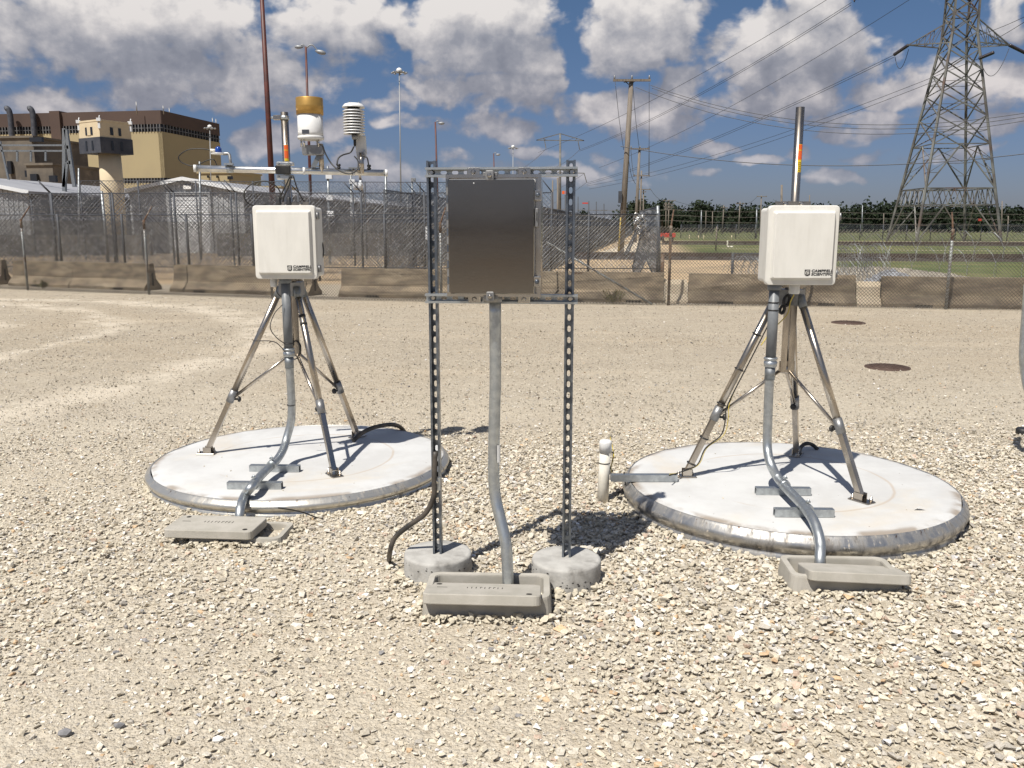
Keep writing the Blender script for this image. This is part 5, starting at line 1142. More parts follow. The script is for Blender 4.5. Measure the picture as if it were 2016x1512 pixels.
# sheds
us = Vector((.11,.994,0)).normalized(); vsd = Vector((.994,-.11,0)).normalized()
def shed(cr, ztop, zeave, width, length, label, door):
    "cr = front right corner on the ground"
    t = thing('metal_shed', label, 'shed', tuple(cr), 'pale metal sheds')
    c0 = cr - vsd*width; n = int(width/.33)
    MB().prism([(0,0),(width,0),(width,zeave),(width/2,ztop),(0,zeave)], c0, vsd, (0,0,1), us*.15).build('gable_wall', 'shedwall', t)
    rb = MB()
    for i in range(1, n):
        x = width*i/n; z = zeave + (ztop-zeave)*(1-abs(x/width-.5)*2) - .1
        if door and door[0]-.1 < x < door[0]+door[1]+.1: rb.box(c0+vsd*x-us*.02+Vector((0,0,(door[2]+z)/2)), (.09,.05,z-door[2]), math.atan2(vsd.y,vsd.x))
        else: rb.box(c0+vsd*x-us*.02+Vector((0,0,z/2)), (.09,.05,z), math.atan2(vsd.y,vsd.x))
    rb.build('wall_ribs', 'shedwall', t, kind='stuff')
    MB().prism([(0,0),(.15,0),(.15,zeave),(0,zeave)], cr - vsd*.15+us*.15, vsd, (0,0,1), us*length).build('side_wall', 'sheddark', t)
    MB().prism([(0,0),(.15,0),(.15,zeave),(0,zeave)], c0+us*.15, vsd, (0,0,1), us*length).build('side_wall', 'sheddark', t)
    for s_ in (0, 1):
        e = c0 if s_ == 0 else cr; o_ = -.35 if s_ == 0 else .35
        a = e + vsd*o_ + Vector((0,0,zeave-.10)) - us*.3; b2 = c0 + vsd*width/2 + Vector((0,0,ztop+.05)) - us*.3
        MB().add([a, b2, b2+us*(length+.6), a+us*(length+.6), a+Vector((0,0,.14)), b2+Vector((0,0,.14)), b2+us*(length+.6)+Vector((0,0,.14)), a+us*(length+.6)+Vector((0,0,.14))],
                 [(0,1,2,3),(7,6,5,4),(0,4,5,1),(1,5,6,2),(2,6,7,3),(3,7,4,0)]).build('roof', 'shedroof', t)
        MB().bar(a-us*.03+Vector((0,0,.07)), b2-us*.03+Vector((0,0,.07)), .06, .22).build('roof_trim', 'shedwhite', t)
    if door:
        x, w_, h_ = door; d_ = MB(); d_.box(c0+vsd*(x+w_/2)-us*.04+Vector((0,0,h_/2)), (w_,.08,h_), math.atan2(vsd.y,vsd.x)); dd = d_.build('roller_door', 'shedwhite', t)
        sl_ = MB()
        for k in range(12): sl_.box(c0+vsd*(x+w_/2)-us*.09+Vector((0,0,h_*(k+.5)/12)), (w_-.1,.02,h_/12*.7), math.atan2(vsd.y,vsd.x))
        sl_.build('door_slats', 'shedwhite', dd, kind='stuff')
        fr_ = MB(); fr_.bar(c0+vsd*(x-.08)-us*.1, c0+vsd*(x-.08)-us*.1+Vector((0,0,h_+.1)), .16); fr_.bar(c0+vsd*(x+w_+.08)-us*.1, c0+vsd*(x+w_+.08)-us*.1+Vector((0,0,h_+.1)), .16); fr_.bar(c0+vsd*(x-.16)-us*.1+Vector((0,0,h_+.18)), c0+vsd*(x+w_+.16)-us*.1+Vector((0,0,h_+.18)), .16); fr_.build('door_frame', 'shedwall', t)
        MB().box(c0+vsd*(x+w_/2)-us*.12+Vector((0,0,h_+.55)), (.5,.16,.22), math.atan2(vsd.y,vsd.x)).build('lamp', 'dome', t)
Ysd = 55.
cr2 = Vector((px_x(478,Ysd,4), Ysd, 0)); w2 = px_x(478,Ysd,4) - px_x(242,Ysd,4)
shed(cr2, AY(361,355,Ysd).z, AY(475,376,Ysd).z, w2/.994, 60, 'right pale metal shed with white roller door behind the security fences', (w2*.36, w2*.345, 3.55))
cr1 = Vector((px_x(52,Ysd,4), Ysd, 0)); shed(cr1, 4.75, AY(52,378,Ysd).z, 11., 28, 'left pale metal shed partly behind the guard tower', None)
# low wall behind the fences
mb = MB(); mb.bar(Gl(-200,51)+Vector((0,0,.6)), Gl(300,51)+Vector((0,0,.6)), .3, 1.2); o = mb.build('low_wall', 'greyconc', loc=tuple(Gl(0,52))); tag(o, 'low grey concrete wall in front of the sheds at the left', 'wall')
mb = MB(); mb.bar(Gl(430,50)+Vector((0,0,.65)), Gl(960,50)+Vector((0,0,.65)), .3, 1.3); o = mb.build('low_wall', 'greyconc', loc=tuple(Gl(600,50))); tag(o, 'low grey concrete wall beside the right shed behind the fences', 'wall')

# guard tower
Yt = 53.5; ts = Yt/74.; tc_ = Vector((px_x(221,Yt,4), Yt, 0)); zt = lambda py: AY(215,py,Yt).z
gt = thing('guard_tower', 'cream guard tower with charcoal band on a round shaft', 'guard tower', tuple(tc_))
MB().lathe([(px_x(242,Yt,3)-tc_.x,0),(px_x(240,Yt,5)-tc_.x,zt(380)),(.86*ts,zt(303))], tc_, 32).build('shaft', 'cream', gt)
cabc = tc_ + Vector((-.22*ts,0,0)); ra = R(58)
half = 1.42*ts
for nm, z0, z1, hh, mm in (('cab_band', zt(304), zt(274), half*1.04, 'charcoal'), ('cab_upper', zt(274), zt(243), half, 'cream')):
    cab_ = MB(); cab_.box(cabc+Vector((0,0,(z0+z1)/2)), (hh*2,hh*2,z1-z0), ra); cc2 = cab_.build(nm, mm, gt)
    rm_ = Matrix.Rotation(ra, 3, 'Z')
    faces = [(rm_@Vector((-1,0,0))), (rm_@Vector((0,-1,0)))]
    for nrm in (Vector((math.cos(ra+k*math.pi/2), math.sin(ra+k*math.pi/2), 0)) for k in range(4)):
        if nrm.y < .2:
            s_ = Vector((-nrm.y, nrm.x, 0))
            for o_ in ((-.42*ts,.42*ts) if mm == 'charcoal' else (-.36*ts,.36*ts)):
                p0 = cabc + nrm*(hh+.01) + s_*o_ + Vector((0,0,(z0+z1)/2 - (.02 if mm == 'charcoal' else .12)*ts))
                MB().box(p0, (.03,(.26 if mm != 'charcoal' else .2)*ts,(.62 if mm != 'charcoal' else .75)*ts), math.atan2(nrm.y,nrm.x)).build('window_slot', 'glassdark', cc2)
            if mm == 'cream': MB().box(cabc+nrm*(hh+.015)+Vector((0,0,(z0+z1)/2-.12*ts)), (.03,.44*ts,.66*ts), math.atan2(nrm.y,nrm.x)).build('window_panel', 'cream', cc2)
rf = MB(); rf.box(cabc+Vector((0,0,zt(242))), (half*2.04,half*2.04,.10), ra); rf.build('roof', 'cream', gt)
for k in range(4):
    a = ra + R(45) + k*math.pi/2; q = cabc + Vector((math.cos(a)*half*1.40, math.sin(a)*half*1.40, zt(241))); s_ = MB(); s_.box(q, (.22,.22,.18), a); s_.tube([q, q+Vector((.07,0,.24))], .03, 6); s_.box(q-Vector((0,0,.33)), (.12,.12,.33), a); s_.build('floodlight', 'shedwhite', gt)

# main building
Yb = 200.; K = Vector((px_x(324,Yb,15), Yb, 0)); ur = Vector((.167,.986,0)).normalized(); vl = Vector((-.986,.167,0)).normalized()
zb = lambda py: AY(324,py,Yb).z
mbld = thing('main_building', 'large tan block building with dark brown top band and louvre strips', 'building', tuple(K))
Lr, Ll = 26.2, 110.
zr_ = zb(217)
def wall_band(z0, z1, m, nm, push=0.):
    for d_, L_, nv in ((ur, Lr, -vl), (vl, Ll, -ur)):
        mb = MB(); a = K + nv*push
        other = (-ur if d_ is vl else -vl)
        c = K + d_*(L_/2) - nv*(.5-push)
        mb.box(c + Vector((0,0,(z0+z1)/2)), (L_, 1., z1-z0), math.atan2(d_.y,d_.x)); mb.build(nm, m, mbld)
wall_band(0, zb(360), 'tan', 'lower_wall'); wall_band(zb(360), zb(350), 'glassdark', 'lower_window_band', -.15); wall_band(zb(350), zb(259), 'tan', 'wall'); wall_band(zb(259), zb(244), 'glassdark', 'upper_window_band', -.15); wall_band(zb(244), zr_, 'brown', 'brown_top_band', .1)
for z0, z1 in ((zb(360),zb(350)),(zb(259),zb(244))):
    for d_, L_, nv, step in ((ur, Lr, -vl, 1.3), (vl, Ll, -ur, .75)):
        mb = MB(); n = int(L_/step)
        for i in range(n): mb.box(K + d_*((i+.5)*step) + nv*.05 + Vector((0,0,(z0+z1)/2)), (.20,.3,(z1-z0)), math.atan2(d_.y,d_.x))
        mb.bar(K+nv*.1+Vector((0,0,(z0+z1)/2)), K+d_*L_+nv*.1+Vector((0,0,(z0+z1)/2)), .12, .14)
        mb.build('window_mullions', 'louvre', mbld, kind='stuff')
rf = MB(); rf.add([K+Vector((0,0,zr_-.2)), K+ur*Lr+Vector((0,0,zr_-.2)), K+ur*Lr+vl*Ll+Vector((0,0,zr_-.2)), K+vl*Ll+Vector((0,0,zr_-.2))], [(0,1,2,3)]); rf.build('roof', 'brown', mbld)
for i, (px, py) in enumerate(((268,200),(321,208),(333,212),(418,232),(425,234))):
    q = AY(px, py, Yb-1 if px < 330 else Yb+10+ (px-324)*.22); MB().tube([Vector((q.x,q.y,zr_-1)), q], .12, 5).build('roof_mast', 'greymetal', mbld)
def at(px): return AY(px, 300, Yb+2)
q0, q1 = AY(85,300,Yb-1.), AY(107,300,Yb-1.)
mb = MB(); mb.box(((q0.x+q1.x)/2, Yb+5.5, zr_/2), (q1.x-q0.x, 4, zr_+.6), R(-9.6)); mb.build('brown_pier', 'brown', mbld)
for px in (14, 59):
    pts = [AY(px-3,214,Yb+4), AY(px+1,214,Yb+4), AY(px+5,222,Yb+4), AY(px+8,245,Yb+4), AY(px+10,275,Yb+4)]
    MB().tube(bez(pts,4), .62, 10).build('flue_pipe', 'charcoal', mbld)
# annex buildings
def block(name, label, px0, px1, pyt, Y, depth, m, cat, rz=-9.6, wins=()):
    a = AY(px0, pyt, Y); c = AY(px1, pyt, Y); t = thing(name, label, cat, ((a.x+c.x)/2, Y, 0))
    w_ = c.x-a.x; mb = MB(); mb.box(((a.x+c.x)/2, Y+depth/2, a.z/2), (w_, depth, a.z), R(rz)); mb.build('walls', m, t)
    mb = MB(); mb.box(((a.x+c.x)/2, Y+depth/2, a.z+.15), (w_+.5, depth+.5, .35), R(rz)); mb.build('parapet', m, t)
    for (wx, wy, ww, wh) in wins:
        p0 = AY(wx, wy, Y-.4-(wx-(px0+px1)/2)*Y/FPX*.167); MB().box(p0, (ww*Y/FPX, .5, wh*Y/FPX), R(rz)).build('window', 'glassdark', t)
    return t
block('annex_building', 'small tan annex with dark windows right of the big building', 395, 464, 341, 190, 10, 'tan', 'building', wins=((410,348,3,4),(428,348,3,4),(453,350,9,6),(441,362,4,4)))
block('annex_building', 'lower tan annex stepping down at the far right end', 466, 488, 342, 196, 8, 'tan', 'building')
block('annex_building', 'low tan extension roof seen above the shed roof', 488, 560, 369, 200, 8, 'tan', 'building')
block('concrete_building', 'stained grey concrete building left of the guard tower', -60, 85, 272, 150, 14, 'greyconc', 'building', wins=((60,342,20,12),(72,275,26,8),(20,330,8,24)))
block('concrete_building', 'lower stained concrete building right of the taller grey one', 60, 118, 325, 140, 12, 'greyconc', 'building', wins=((68,350,14,14),(105,352,14,12)))

# slanted lattice mast at left
def lattice(name, label, cat, bars, Y, r, m):
    t = thing(name, label, cat, tuple(Gl(bars[0][0][0], Y)))
    for (a, c) in bars: MB().bar(AY(*a, Y), AY(*c, Y), r).build('strut', m, t)
lattice('steel_trestle', 'grey A shaped steel trestle left of the guard tower', 'trestle', [((127,253),(127,440)),((130,255),(147,368)),((126,368),(133,320)),((133,320),(140,320)),((129,290),(136,290))], 60, .22, 'galv_dull')
lattice('steel_trestle', 'grey leaning steel trestle at the far left edge', 'trestle', [((0,278),(18,358)),((0,286),(128,286)),((0,297),(127,297)),((34,297),(34,318)),((61,297),(61,318)),((90,297),(90,317))], 61, .11, 'galv_dull')

# poles
def pole(name, label, cat, px0, py0, px1, py1, r0, r1, m, Y, group=None):
    a = Gl(px1, Y) if py1 is None else AY(px1, py1, Y); b2 = AY(px0, py0, Y); a = Vector((a.x, a.y, 0)) if py1 is None or a.z < .5 else a
    if py1 is not None and a.z >= .5: d_ = (b2-a)/(b2.z-a.z); a = a - d_*a.z
    t = thing(name, label, cat, tuple(a), group); MB().tube([a, b2], r0, 10, r1=r1).build('shaft', m, t); return t, b2, a
t, tp_, ba = pole('lamp_pole', 'tall red brown steel pole running out of the top of the photo', 'pole', 511, -90, 537, 395, .17, .09, 'redpole', 45)
for s_ in (-1,1): MB().tube(bez([tp_, tp_+Vector((s_*.5,0,.35)), tp_+Vector((s_*1.2,0,.4))],4), .04, 6).build('arm', 'redpole', t)
t, tp_, ba = pole('street_lamp', 'red brown lamp pole with two lamp heads above the rain gauge', 'street lamp', 602, 92, 612, 400, .14, .08, 'redpole', 70, 'red brown street lamps')
def lamp_head(t, top, ex, ez, s_=1.):
    arm = MB().tube(bez([top-Vector((0,0,.1)), top+Vector((ex*.5,0,.15)), top+Vector((ex,0,ez))], 5), .05, 6).build('arm', 'lamp', t)
    c = top+Vector((ex*1.18,0,ez-.05)); a = Vector((1 if ex > 0 else -1, 0, -.25 if abs(ez) > .2 else 0)).normalized()
    MB().lathe([(.04,-.42*s_),(.15*s_,-.2*s_),(.19*s_,.1*s_),(.12*s_,.35*s_),(.03,.42*s_)], c, 12, axis=a).build('lamp_head', 'lamp', t)
lamp_head(t, tp_, .95, -.35); lamp_head(t, tp_, -.45, .03, .8)
t, tp_, ba = pole('street_lamp', 'thin red brown lamp pole behind the left strut post', 'street lamp', 857, 240, 862, 400, .13, .09, 'redpole', 100, 'red brown street lamps'); lamp_head(t, tp_, .55, -.1, .9)
t, tp_, ba = pole('street_lamp', 'small far lamp pole above the steel cabinet', 'street lamp', 972, 302, 974, 400, .13, .09, 'redpole', 150, 'red brown street lamps'); lamp_head(t, tp_, .6, -.15, 1.)
def mast_light(label, px, py, pxb, Y, r_, s_):
    t, tp_, ba = pole('high_mast_light', label, 'mast light', px, py, pxb, 440, r_, r_*.6, 'lamp', Y, 'high mast lights')
    MB().lathe([(s_*.2,0),(s_*.5,.1*s_),(s_*.45,.5*s_),(s_*.15,.7*s_)], tp_, 14).build('dome', 'dome', t)
    for k in range(8):
        a = k*math.pi/4; q = tp_+Vector((math.cos(a)*s_*1.2, math.sin(a)*s_*1.2, -.12*s_)); MB().lathe([(s_*.1,-.12*s_),(s_*.26,-.05*s_),(s_*.12,.15*s_)], q, 8).build('lamp', 'lamp', t)
    rg_ = MB(); rg_.lathe([(s_*1.0,-.06),(s_*1.05,.0),(s_*1.0,.06)], tp_, 16, closed=True)
    for k in range(4): a = k*math.pi/4; v_ = Vector((math.cos(a),math.sin(a),0))*s_*1.15; rg_.bar(tp_-v_, tp_+v_, .08*s_)
    rg_.build('ring', 'lamp', t)
mast_light('tall thin mast light right of the weather shield', 786, 142, 790, 130, .12, .85)
mast_light('distant mast light in front of the big building corner', 413, 252, 417, 170, .12, .85)
mast_light('distant mast light above the steel cabinet', 1010, 291, 1010, 180, .12, .75)
dv = 'thin instrument poles behind the fences'
for px, py, pb_, Y, lab in ((645,327,648,40,'pole with pale fittings below the right half of the bar'),(691,340,692,46,'pole with a small fitting below the weather shield'),(759,338,761,36,'plain grey pole at the right tip of the bar'),(811,357,813,60,'grey pole with camera head left of the strut frame'),(803,384,803,52,'short grey pole before the round tree'),
                            (155,331,155,50,'grey pole right of the A shaped trestle'),(393,318,395,44,'grey pole crossing the left end of the bar'),(200,376,206,33,'slim dark pole on the guard tower shaft')):
    t, tp_, ba = pole('device_pole', lab, 'pole', px, py, pb_, 440, .065, .05, 'galv_dull', Y, dv)
    if 'fitting' in lab:
        for k in (.45,1.4,2.1): MB().box(tp_-Vector((-.05,0,k)), (.28,.2,.22)).build('fitting', 'shedwhite', t)
    if 'camera' in lab: MB().box(tp_+Vector((.1,0,.1)), (.3,.3,.22)).build('camera_head', 'lamp', t)
t, tp_, ba = pole('transformer_pole', 'leaning wooden pole with grey transformer cans below the bar', 'utility pole', 708, 343, 716, 392, .13, .11, 'wood', 75)
for dx in (-.45,.0): MB().tube([AY(710,374,75)+Vector((dx,0,0)), AY(710,355,75)+Vector((dx,0,0))], .22, 10).build('transformer', 'shedwhite', t)

# utility poles
def upole(label, px0, py0, px1, Y, arm, r_=.15, py1=None, n=3, name='utility_pole'):
    t, tp_, ba = pole(name, label, 'utility pole', px0, py0, px1, py1, r_*1.15, r_*.75, 'wood', Y, 'wooden utility poles')
    for (a, c, py) in arm:
        A0, A1 = AY(a, py, Y-.2), AY(c, py+1, Y-.2); A1.z = A0.z
        ar = MB().bar(A0, A1, .12, .14 if r_ > .1 else .10).build('crossarm', 'wood', t)
        for k in range(n):
            q = A0.lerp(A1, (k+.08)/(n-1+.16)); MB().lathe([(.04,.06),(.06,.12),(.06,.2),(.04,.26),(.03,.3)], q, 8).build('insulator', 'greymetal', ar)
    return t, tp_, ba
Yu = 57.
t, up_top, up_base = upole('big near wooden utility pole with crossarm and yellow guard at its foot', 1243, 156, 1222, Yu, [(1207,1281,158)], .19)
MB().tube([AY(1218,494,Yu-.25), AY(1222,428,Yu-.25)], .05, 6).build('yellow_guard', 'guardyellow', t)
for a, c in (((1240,160),(1228,162)), ((1240,168),(1252,158)), ((1240,168),(1228,158))): MB().bar(AY(*a,Yu-.15), AY(*c,Yu-.15), .05).build('arm_brace', 'postdark', t)
MB().box(AY(1221,388,Yu-.28), (.22,.2,.75)).build('meter_can', 'postdark', t)
for pts, lab in (([(1211,160),(1219,235),(1228,295)],'slack wire dropping from the left end of the big pole crossarm'),([(1278,163),(1278,270),(1277,345)],'vertical wire dropping from the right end of the big pole crossarm'),([(1246,170),(1252,240),(1259,295)],'wire running down behind the big pole'),([(1237,310),(1243,345),(1251,362)],'short slack wire below the big pole joint')):
    cable('pole_wire', [AY(a, c, Yu+.3) for a, c in pts], .018, lab, 'wire', 'cable', 4, 4)
upole('second wooden utility pole just right of the big one', 1259, 294, 1252, 92, [(1241,1279,293)], .17, 440)
upole('third wooden utility pole in the receding row', 1263, 336, 1260, 125, [(1247,1279,346)], .14, 440, 2)
upole('fourth wooden utility pole in the receding row', 1267, 372, 1266, 160, [(1257,1281,373),(1262,1272,378)], .14, 440, 2)
upole('far utility pole with three crossarms above the red vehicle', 1317, 393, 1316, 200, [(1305,1330,395),(1307,1328,402),(1308,1326,409)], .15, 440)
upole('far utility pole right behind the one above the red vehicle', 1311, 398, 1311, 215, [(1306,1324,406),(1307,1322,412)], .14, 440)
for px, py, arm, Y, lab in ((1425,404,(1419,1433,409),220,'left of three small far crossarm poles'),(1457,397,(1449,1466,401),210,'middle of three small far crossarm poles'),(1499,385,(1490,1510,387),190,'right of three small far crossarm poles')):
    upole(lab, px, py, px-2, Y, [arm], .15, 440, 2)
bp = 'bare poles in the far field'
for px, py, Y, r_, lab in ((1539,364,120,.17,'thick bare pole left of the right equipment box'),(1381,414,150,.12,'white banded bare pole before the dark trees'),(1390,415,190,.1,'thin bare pole right of the banded one'),(1403,416,190,.1,'second thin bare pole before the dark trees'),(1490,408,130,.13,'leaning grey pole left of the crossarm pole'),
    (1594,384,140,.09,'thin pole top just right of the right mast'),(1698,404,150,.11,'grey pole in the field left of the lattice tower'),(1740,420,190,.1,'short thin pole near the tower left leg'),(1757,428,170,.1,'short pole behind the tower left leg'),(1973,396,150,.1,'thin pole right of the tower right leg'),(1985,425,150,.1,'short pole at the right edge of the field'),
    (1411,446,60,.05,'short fence post in the grass'),(1380,392,250,.1,'far thin pole')):
    if lab == 'far thin pole': continue
    pole('bare_pole', lab, 'pole', px, py, px-1, 462 if Y > 100 else 470, r_, r_*.8, 'galv_dull' if px in (1698,1381,1490) else 'wood', Y, bp)
for px, py, Y, lab in ((1098,350,70,'left end thin wooden pole behind the steel cabinet'),(1088,355,85,'thin pole beside the cabinet edge'),(1159,396,110,'mast with a red strip light'),(1174,397,130,'small crossarm pole right of the strut frame'),(1189,401,120,'second small crossarm pole right of the strut frame'),(1138,387,140,'short far pole seen at the right strut post')):
    t, tp_, ba = pole('far_pole', lab, 'pole', px, py, px, 440, .10, .07, 'wood' if Y < 100 else 'postdark', Y, 'poles above the receding fences')
    if 'red strip' in lab: MB().box(AY(1152,400,Y), (.7,.2,.16)).build('red_light', 'red', t)
    if 'crossarm' in lab: MB().box(AY(px,414,Y), (.9,.08,.08)).build('crossarm', 'postdark', t)
t, tp_, ba = pole('beacon_pole', 'pole pair topped by orange red lamp boxes behind the right strut post', 'beacon', 1113, 384, 1113, 440, .07, .06, 'postdark', 80)
for dx in (1109,1116): MB().box(AY(dx,379,80), (.22,.25,.27)).build('lamp_box', 'orange', t)

# far T shaped transmission structure
Yf = 170.
t, tp_, ba = pole('transmission_pole', 'far slender transmission pole with wide trussed crossarm', 'transmission pole', 1103, 263, 1102, 440, .32, .18, 'tower', Yf)
for a, c in (((1056,276),(1150,277)),((1056,276),(1103,263)),((1150,277),(1103,263)),((1070,273),(1075,276)),((1136,272),(1133,277)),((1072,276),(1075,292)),((1138,277),(1141,294)),((1103,340),(1150,341)),((1060,341),(1103,340)),((1150,341),(1155,359))):
    MB().bar(AY(*a,Yf), AY(*c,Yf), .14).build('truss_member', 'tower', t)

# vehicle
Yv = 104.; vc = Gl(1311.5, Yv)
vh = thing('utility_vehicle', 'small red open utility vehicle with dark roof far behind the fence', 'vehicle', tuple(vc))
def vb(x, y, z, sx, sy, sz, m, nm): MB().box(vc+Vector((x,y,z)), (sx,sy,sz), R(12), bev=.03).build(nm, m, vh)
vb(.15,0,.70,1.15,2.2,.50,'red','body'); vb(.2,-1.0,.66,.9,.3,.45,'red','hood'); vb(-.1,.2,1.52,1.15,1.4,.07,'black','roof'); vb(.05,.3,.98,1.0,.5,.3,'black','seat')
for sx in (-.5,.5):
    for sy in (-.5,.8): MB().bar(vc+Vector((sx-.05,sy,.8)), vc+Vector((sx-.05,sy*.9,1.5)), .06).build('roll_bar', 'black', vh)
for sx in (-.52,.6):
    for sy in (-.75,.85): MB().lathe([(.18,-.12),(.30,-.10),(.30,.10),(.18,.12)], vc+Vector((sx,sy,.30)), 16, axis=(1,0,0)).build('wheel', 'black', vh)
vb(-.15,.2,1.15,.4,.3,.5,'charcoal','driver_seat_back')

# lattice tower
def tower():
    cx, cy = 48.1, 97.5; z_w, wb, ww = 22.0, 4.4, 1.28
    T = thing('lattice_tower', 'tall four legged lattice transmission tower at the right', 'transmission tower', (cx, cy, 0))
    rot = R(-4)
    def C(k, z):
        w = wb + (ww-wb)*min(z, z_w)/z_w if z < z_w else ww - (z-z_w)*.012
        a = rot + R(45) + k*R(90); return Vector((cx + w*math.sqrt(2)*math.cos(a), cy + w*math.sqrt(2)*math.sin(a), z))
    def B(a, c, w=.11, nm='brace'): w *= .85; MB().bar(a, c, w, w).build(nm, 'tower', T)
    ZT = 40.
    for k in range(4):
        B(C(k,0), C(k,z_w), .26, 'leg'); B(C(k,z_w), C(k,ZT), .22, 'leg')
    lv = [0, 4.0, 5.75, 10.4, 13.3, 15.8, 18.1, 20.2, 22.0, 23.9, 25.6, 27.3, 29.0, 31, 33, 35, 37.5, 40]
    for i in range(len(lv)-1):
        z0, z1 = lv[i], lv[i+1]
        for k in range(4):
            a0, a1, c0, c1 = C(k,z0), C(k,z1), C(k+1,z0), C(k+1,z1)
            if i == 0:
                mid = a1.lerp(c1, .30); mid2 = a1.lerp(c1, .70); B(a0, mid, .14); B(c0, mid2, .14); B(a1, c1, .13)
                for f in (.45,.75): B(a0.lerp(a1,f), a0.lerp(mid,f), .07); B(c0.lerp(c1,f), c0.lerp(mid2,f), .07)
            elif i == 1:
                n = 6
                for j in range(n):
                    p0 = a0.lerp(c0, j/n); p1 = a1.lerp(c1, (j+.5)/n); p2 = a0.lerp(c0, (j+1)/n); B(p0, p1, .09); B(p1, p2, .09)
                B(a1, c1, .14)
            elif i == 2:
                m_ = a1.lerp(c1, .5); B(a0, m_, .15); B(c0, m_, .15); B(a1, c1, .12)
                for f in (.35,.65): B(a0.lerp(a1,f), a0.lerp(m_,f), .07); B(c0.lerp(c1,f), c0.lerp(m_,f), .07); B(a0.lerp(a1,f), a0.lerp(m_,min(1,f+.28)), .06); B(c0.lerp(c1,f), c0.lerp(m_,min(1,f+.28)), .06)
            else:
                B(a0, c1, .13); B(c0, a1, .13)
                if i in (3,4,5): B(a0.lerp(c1,.5)+(a0-c1)*0, a0.lerp(a1,.5), .06); B(a0.lerp(c1,.5), c0.lerp(c1,.5), .06)
                if i in (8, 12): B(a1, c1, .1)
    B(C(0,5.75), C(2,5.75), .1); B(C(1,5.75), C(3,5.75), .1)
    # crossarms
    tips = []
    for za, zu, span in ((20.9, 23.3, 5.45), (28.6, 30.8, 6.3), (36.5, 38.5, 5.4)):
        for s_ in (-1, 1):
            tip = Vector((cx + s_*span, cy, za)); tips.append(tip)
            ks = [k for k in range(4) if (C(k,za).x - cx)*s_ > 0]
            for k in ks:
                B(C(k,za), tip, .13, 'arm_member'); B(C(k,zu), tip, .12, 'arm_member')
                for f in (.25,.5,.75): B(C(k,za).lerp(tip,f), C(k,zu).lerp(tip,f), .06, 'arm_member'); B(C(k,za).lerp(tip,f), C(k,zu).lerp(tip,f-.25), .06, 'arm_member')
            if len(ks) == 2:
                for f in (.25,.5,.75): B(C(ks[0],za).lerp(tip,f), C(ks[1],za).lerp(tip,f), .06, 'arm_member')
    MB().box(C(3,3.0)+Vector((-2.0,-.2,-.6)), (.32,.1,.24)).build('red_sign', 'red', T)
    return T, tips
TW, tips = tower()
ins = 'insulator strings of the lattice tower'
def insulator(a, c, label):
    t = thing('insulator_string', label, 'insulator', tuple(a), ins); d_ = (c-a); n = 14; q = MB(); u_ = d_.normalized()
    prof = []
    for i in range(n): z = d_.length*(i+.1)/n; prof += [(.05,z),(.19,z+.05),(.17,z+.1),(.05,z+.12)]
    MB().lathe(prof, a, 8, axis=u_).build('discs', 'insul', t)
    return c
wires = 'high voltage conductors of the lattice tower'
AL = AY(1797,91,97.5); AR = AY(1996,88,97.5)
i1 = insulator(tips[0], AY(1760,108,100), 'dark insulator string on the left arm tip pointing down left')
i2 = insulator(tips[1]+Vector((0,0,0)), AY(2022,106,100), 'dark insulator string on the right arm tip at the photo edge')
i3 = insulator(AY(1957,103,93.5), AY(1928,115,95), 'dark insulator string right of the tower body')
i4 = insulator(tips[2], AY(1676,5,101), 'dark insulator string at the top edge of the photo')
def line(pts_px, Ys_, s_, label, r=.028, grp=wires):
    a = AY(*pts_px[0], Ys_[0]); c = AY(*pts_px[1], Ys_[1]); P = sag(a, c, s_, 24)
    return tag(MB().tube(P, r, 4, cap=False).build('power_line', 'cable', loc=tuple(a)), label, 'power line', grp)
def lineP(a, c, s_, label, r=.027, grp=wires): return tag(MB().tube(sag(a, c, s_, 24), r, 4, cap=False).build('power_line', 'cable', loc=tuple(a)), label, 'power line', grp)
T1, T2, T3 = AY(1141,295,Yf), AY(1155,360,Yf), AY(1075,293,Yf)
far_end = AY(1150,320,Yf)
lineP(i1, T2, 1.2, 'upper of the two lines from the left arm insulator of the tower'); lineP(i1+Vector((0,0,-.25)), T2+Vector((0,0,-.3)), 1.2, 'lower of the two lines from the left arm insulator of the tower')
lineP(i4, T1, 1.3, 'line from the insulator at the top edge down to the far T pole'); lineP(i4+Vector((0,0,-.25)), T1+Vector((0,0,-.25)), 1.3, 'twin line just below it to the far T pole')
lineP(AY(1640,-8,100), AY(1060,300,Yf), 1.2, 'topmost line crossing the sky from the upper middle'); 
lineP(AY(1805,-10,100), AY(1180,330,Yf), 1.5, 'line passing left of the tower top')
lineP(i3, AY(1155,366,Yf), 1.6, 'line from the insulator right of the tower body'); lineP(AY(1845,158,98), AY(1160,372,Yf), 1.4, 'lowest line leaving the tower body to the left')
lineP(AY(1155,359,Yf), AY(1090,400,Yf+40), .3, 'far line end beyond the T pole'); lineP(T1, AY(1090,330,Yf+60), .5, 'line continuing beyond the T pole', .03)
lineP(AY(1150,342,Yf)+Vector((0,0,-.0)), AY(1060,384,Yf+50), .6, 'lower line continuing beyond the T pole', .03); lineP(T3, AY(1020,335,Yf+60), .5, 'left line continuing beyond the T pole', .03)
lineP(tips[0]+Vector((.3,.5,-.3)), AY(1762,112,100), 1.6, 'drooping jumper loop under the left arm', .03, 'jumper loops of the tower'); lineP(tips[1]+Vector((0,0,-.3)), AY(1930,118,95), 2.2, 'drooping jumper loop under the right arm', .03, 'jumper loops of the tower')
lineP(AY(1936,90,97.5), AY(2120,-30,80), .3, 'line leaving the tower to the upper right'); lineP(AY(1925,70,97.5), AY(2120,-25,85), .4, 'second line leaving the tower to the upper right')
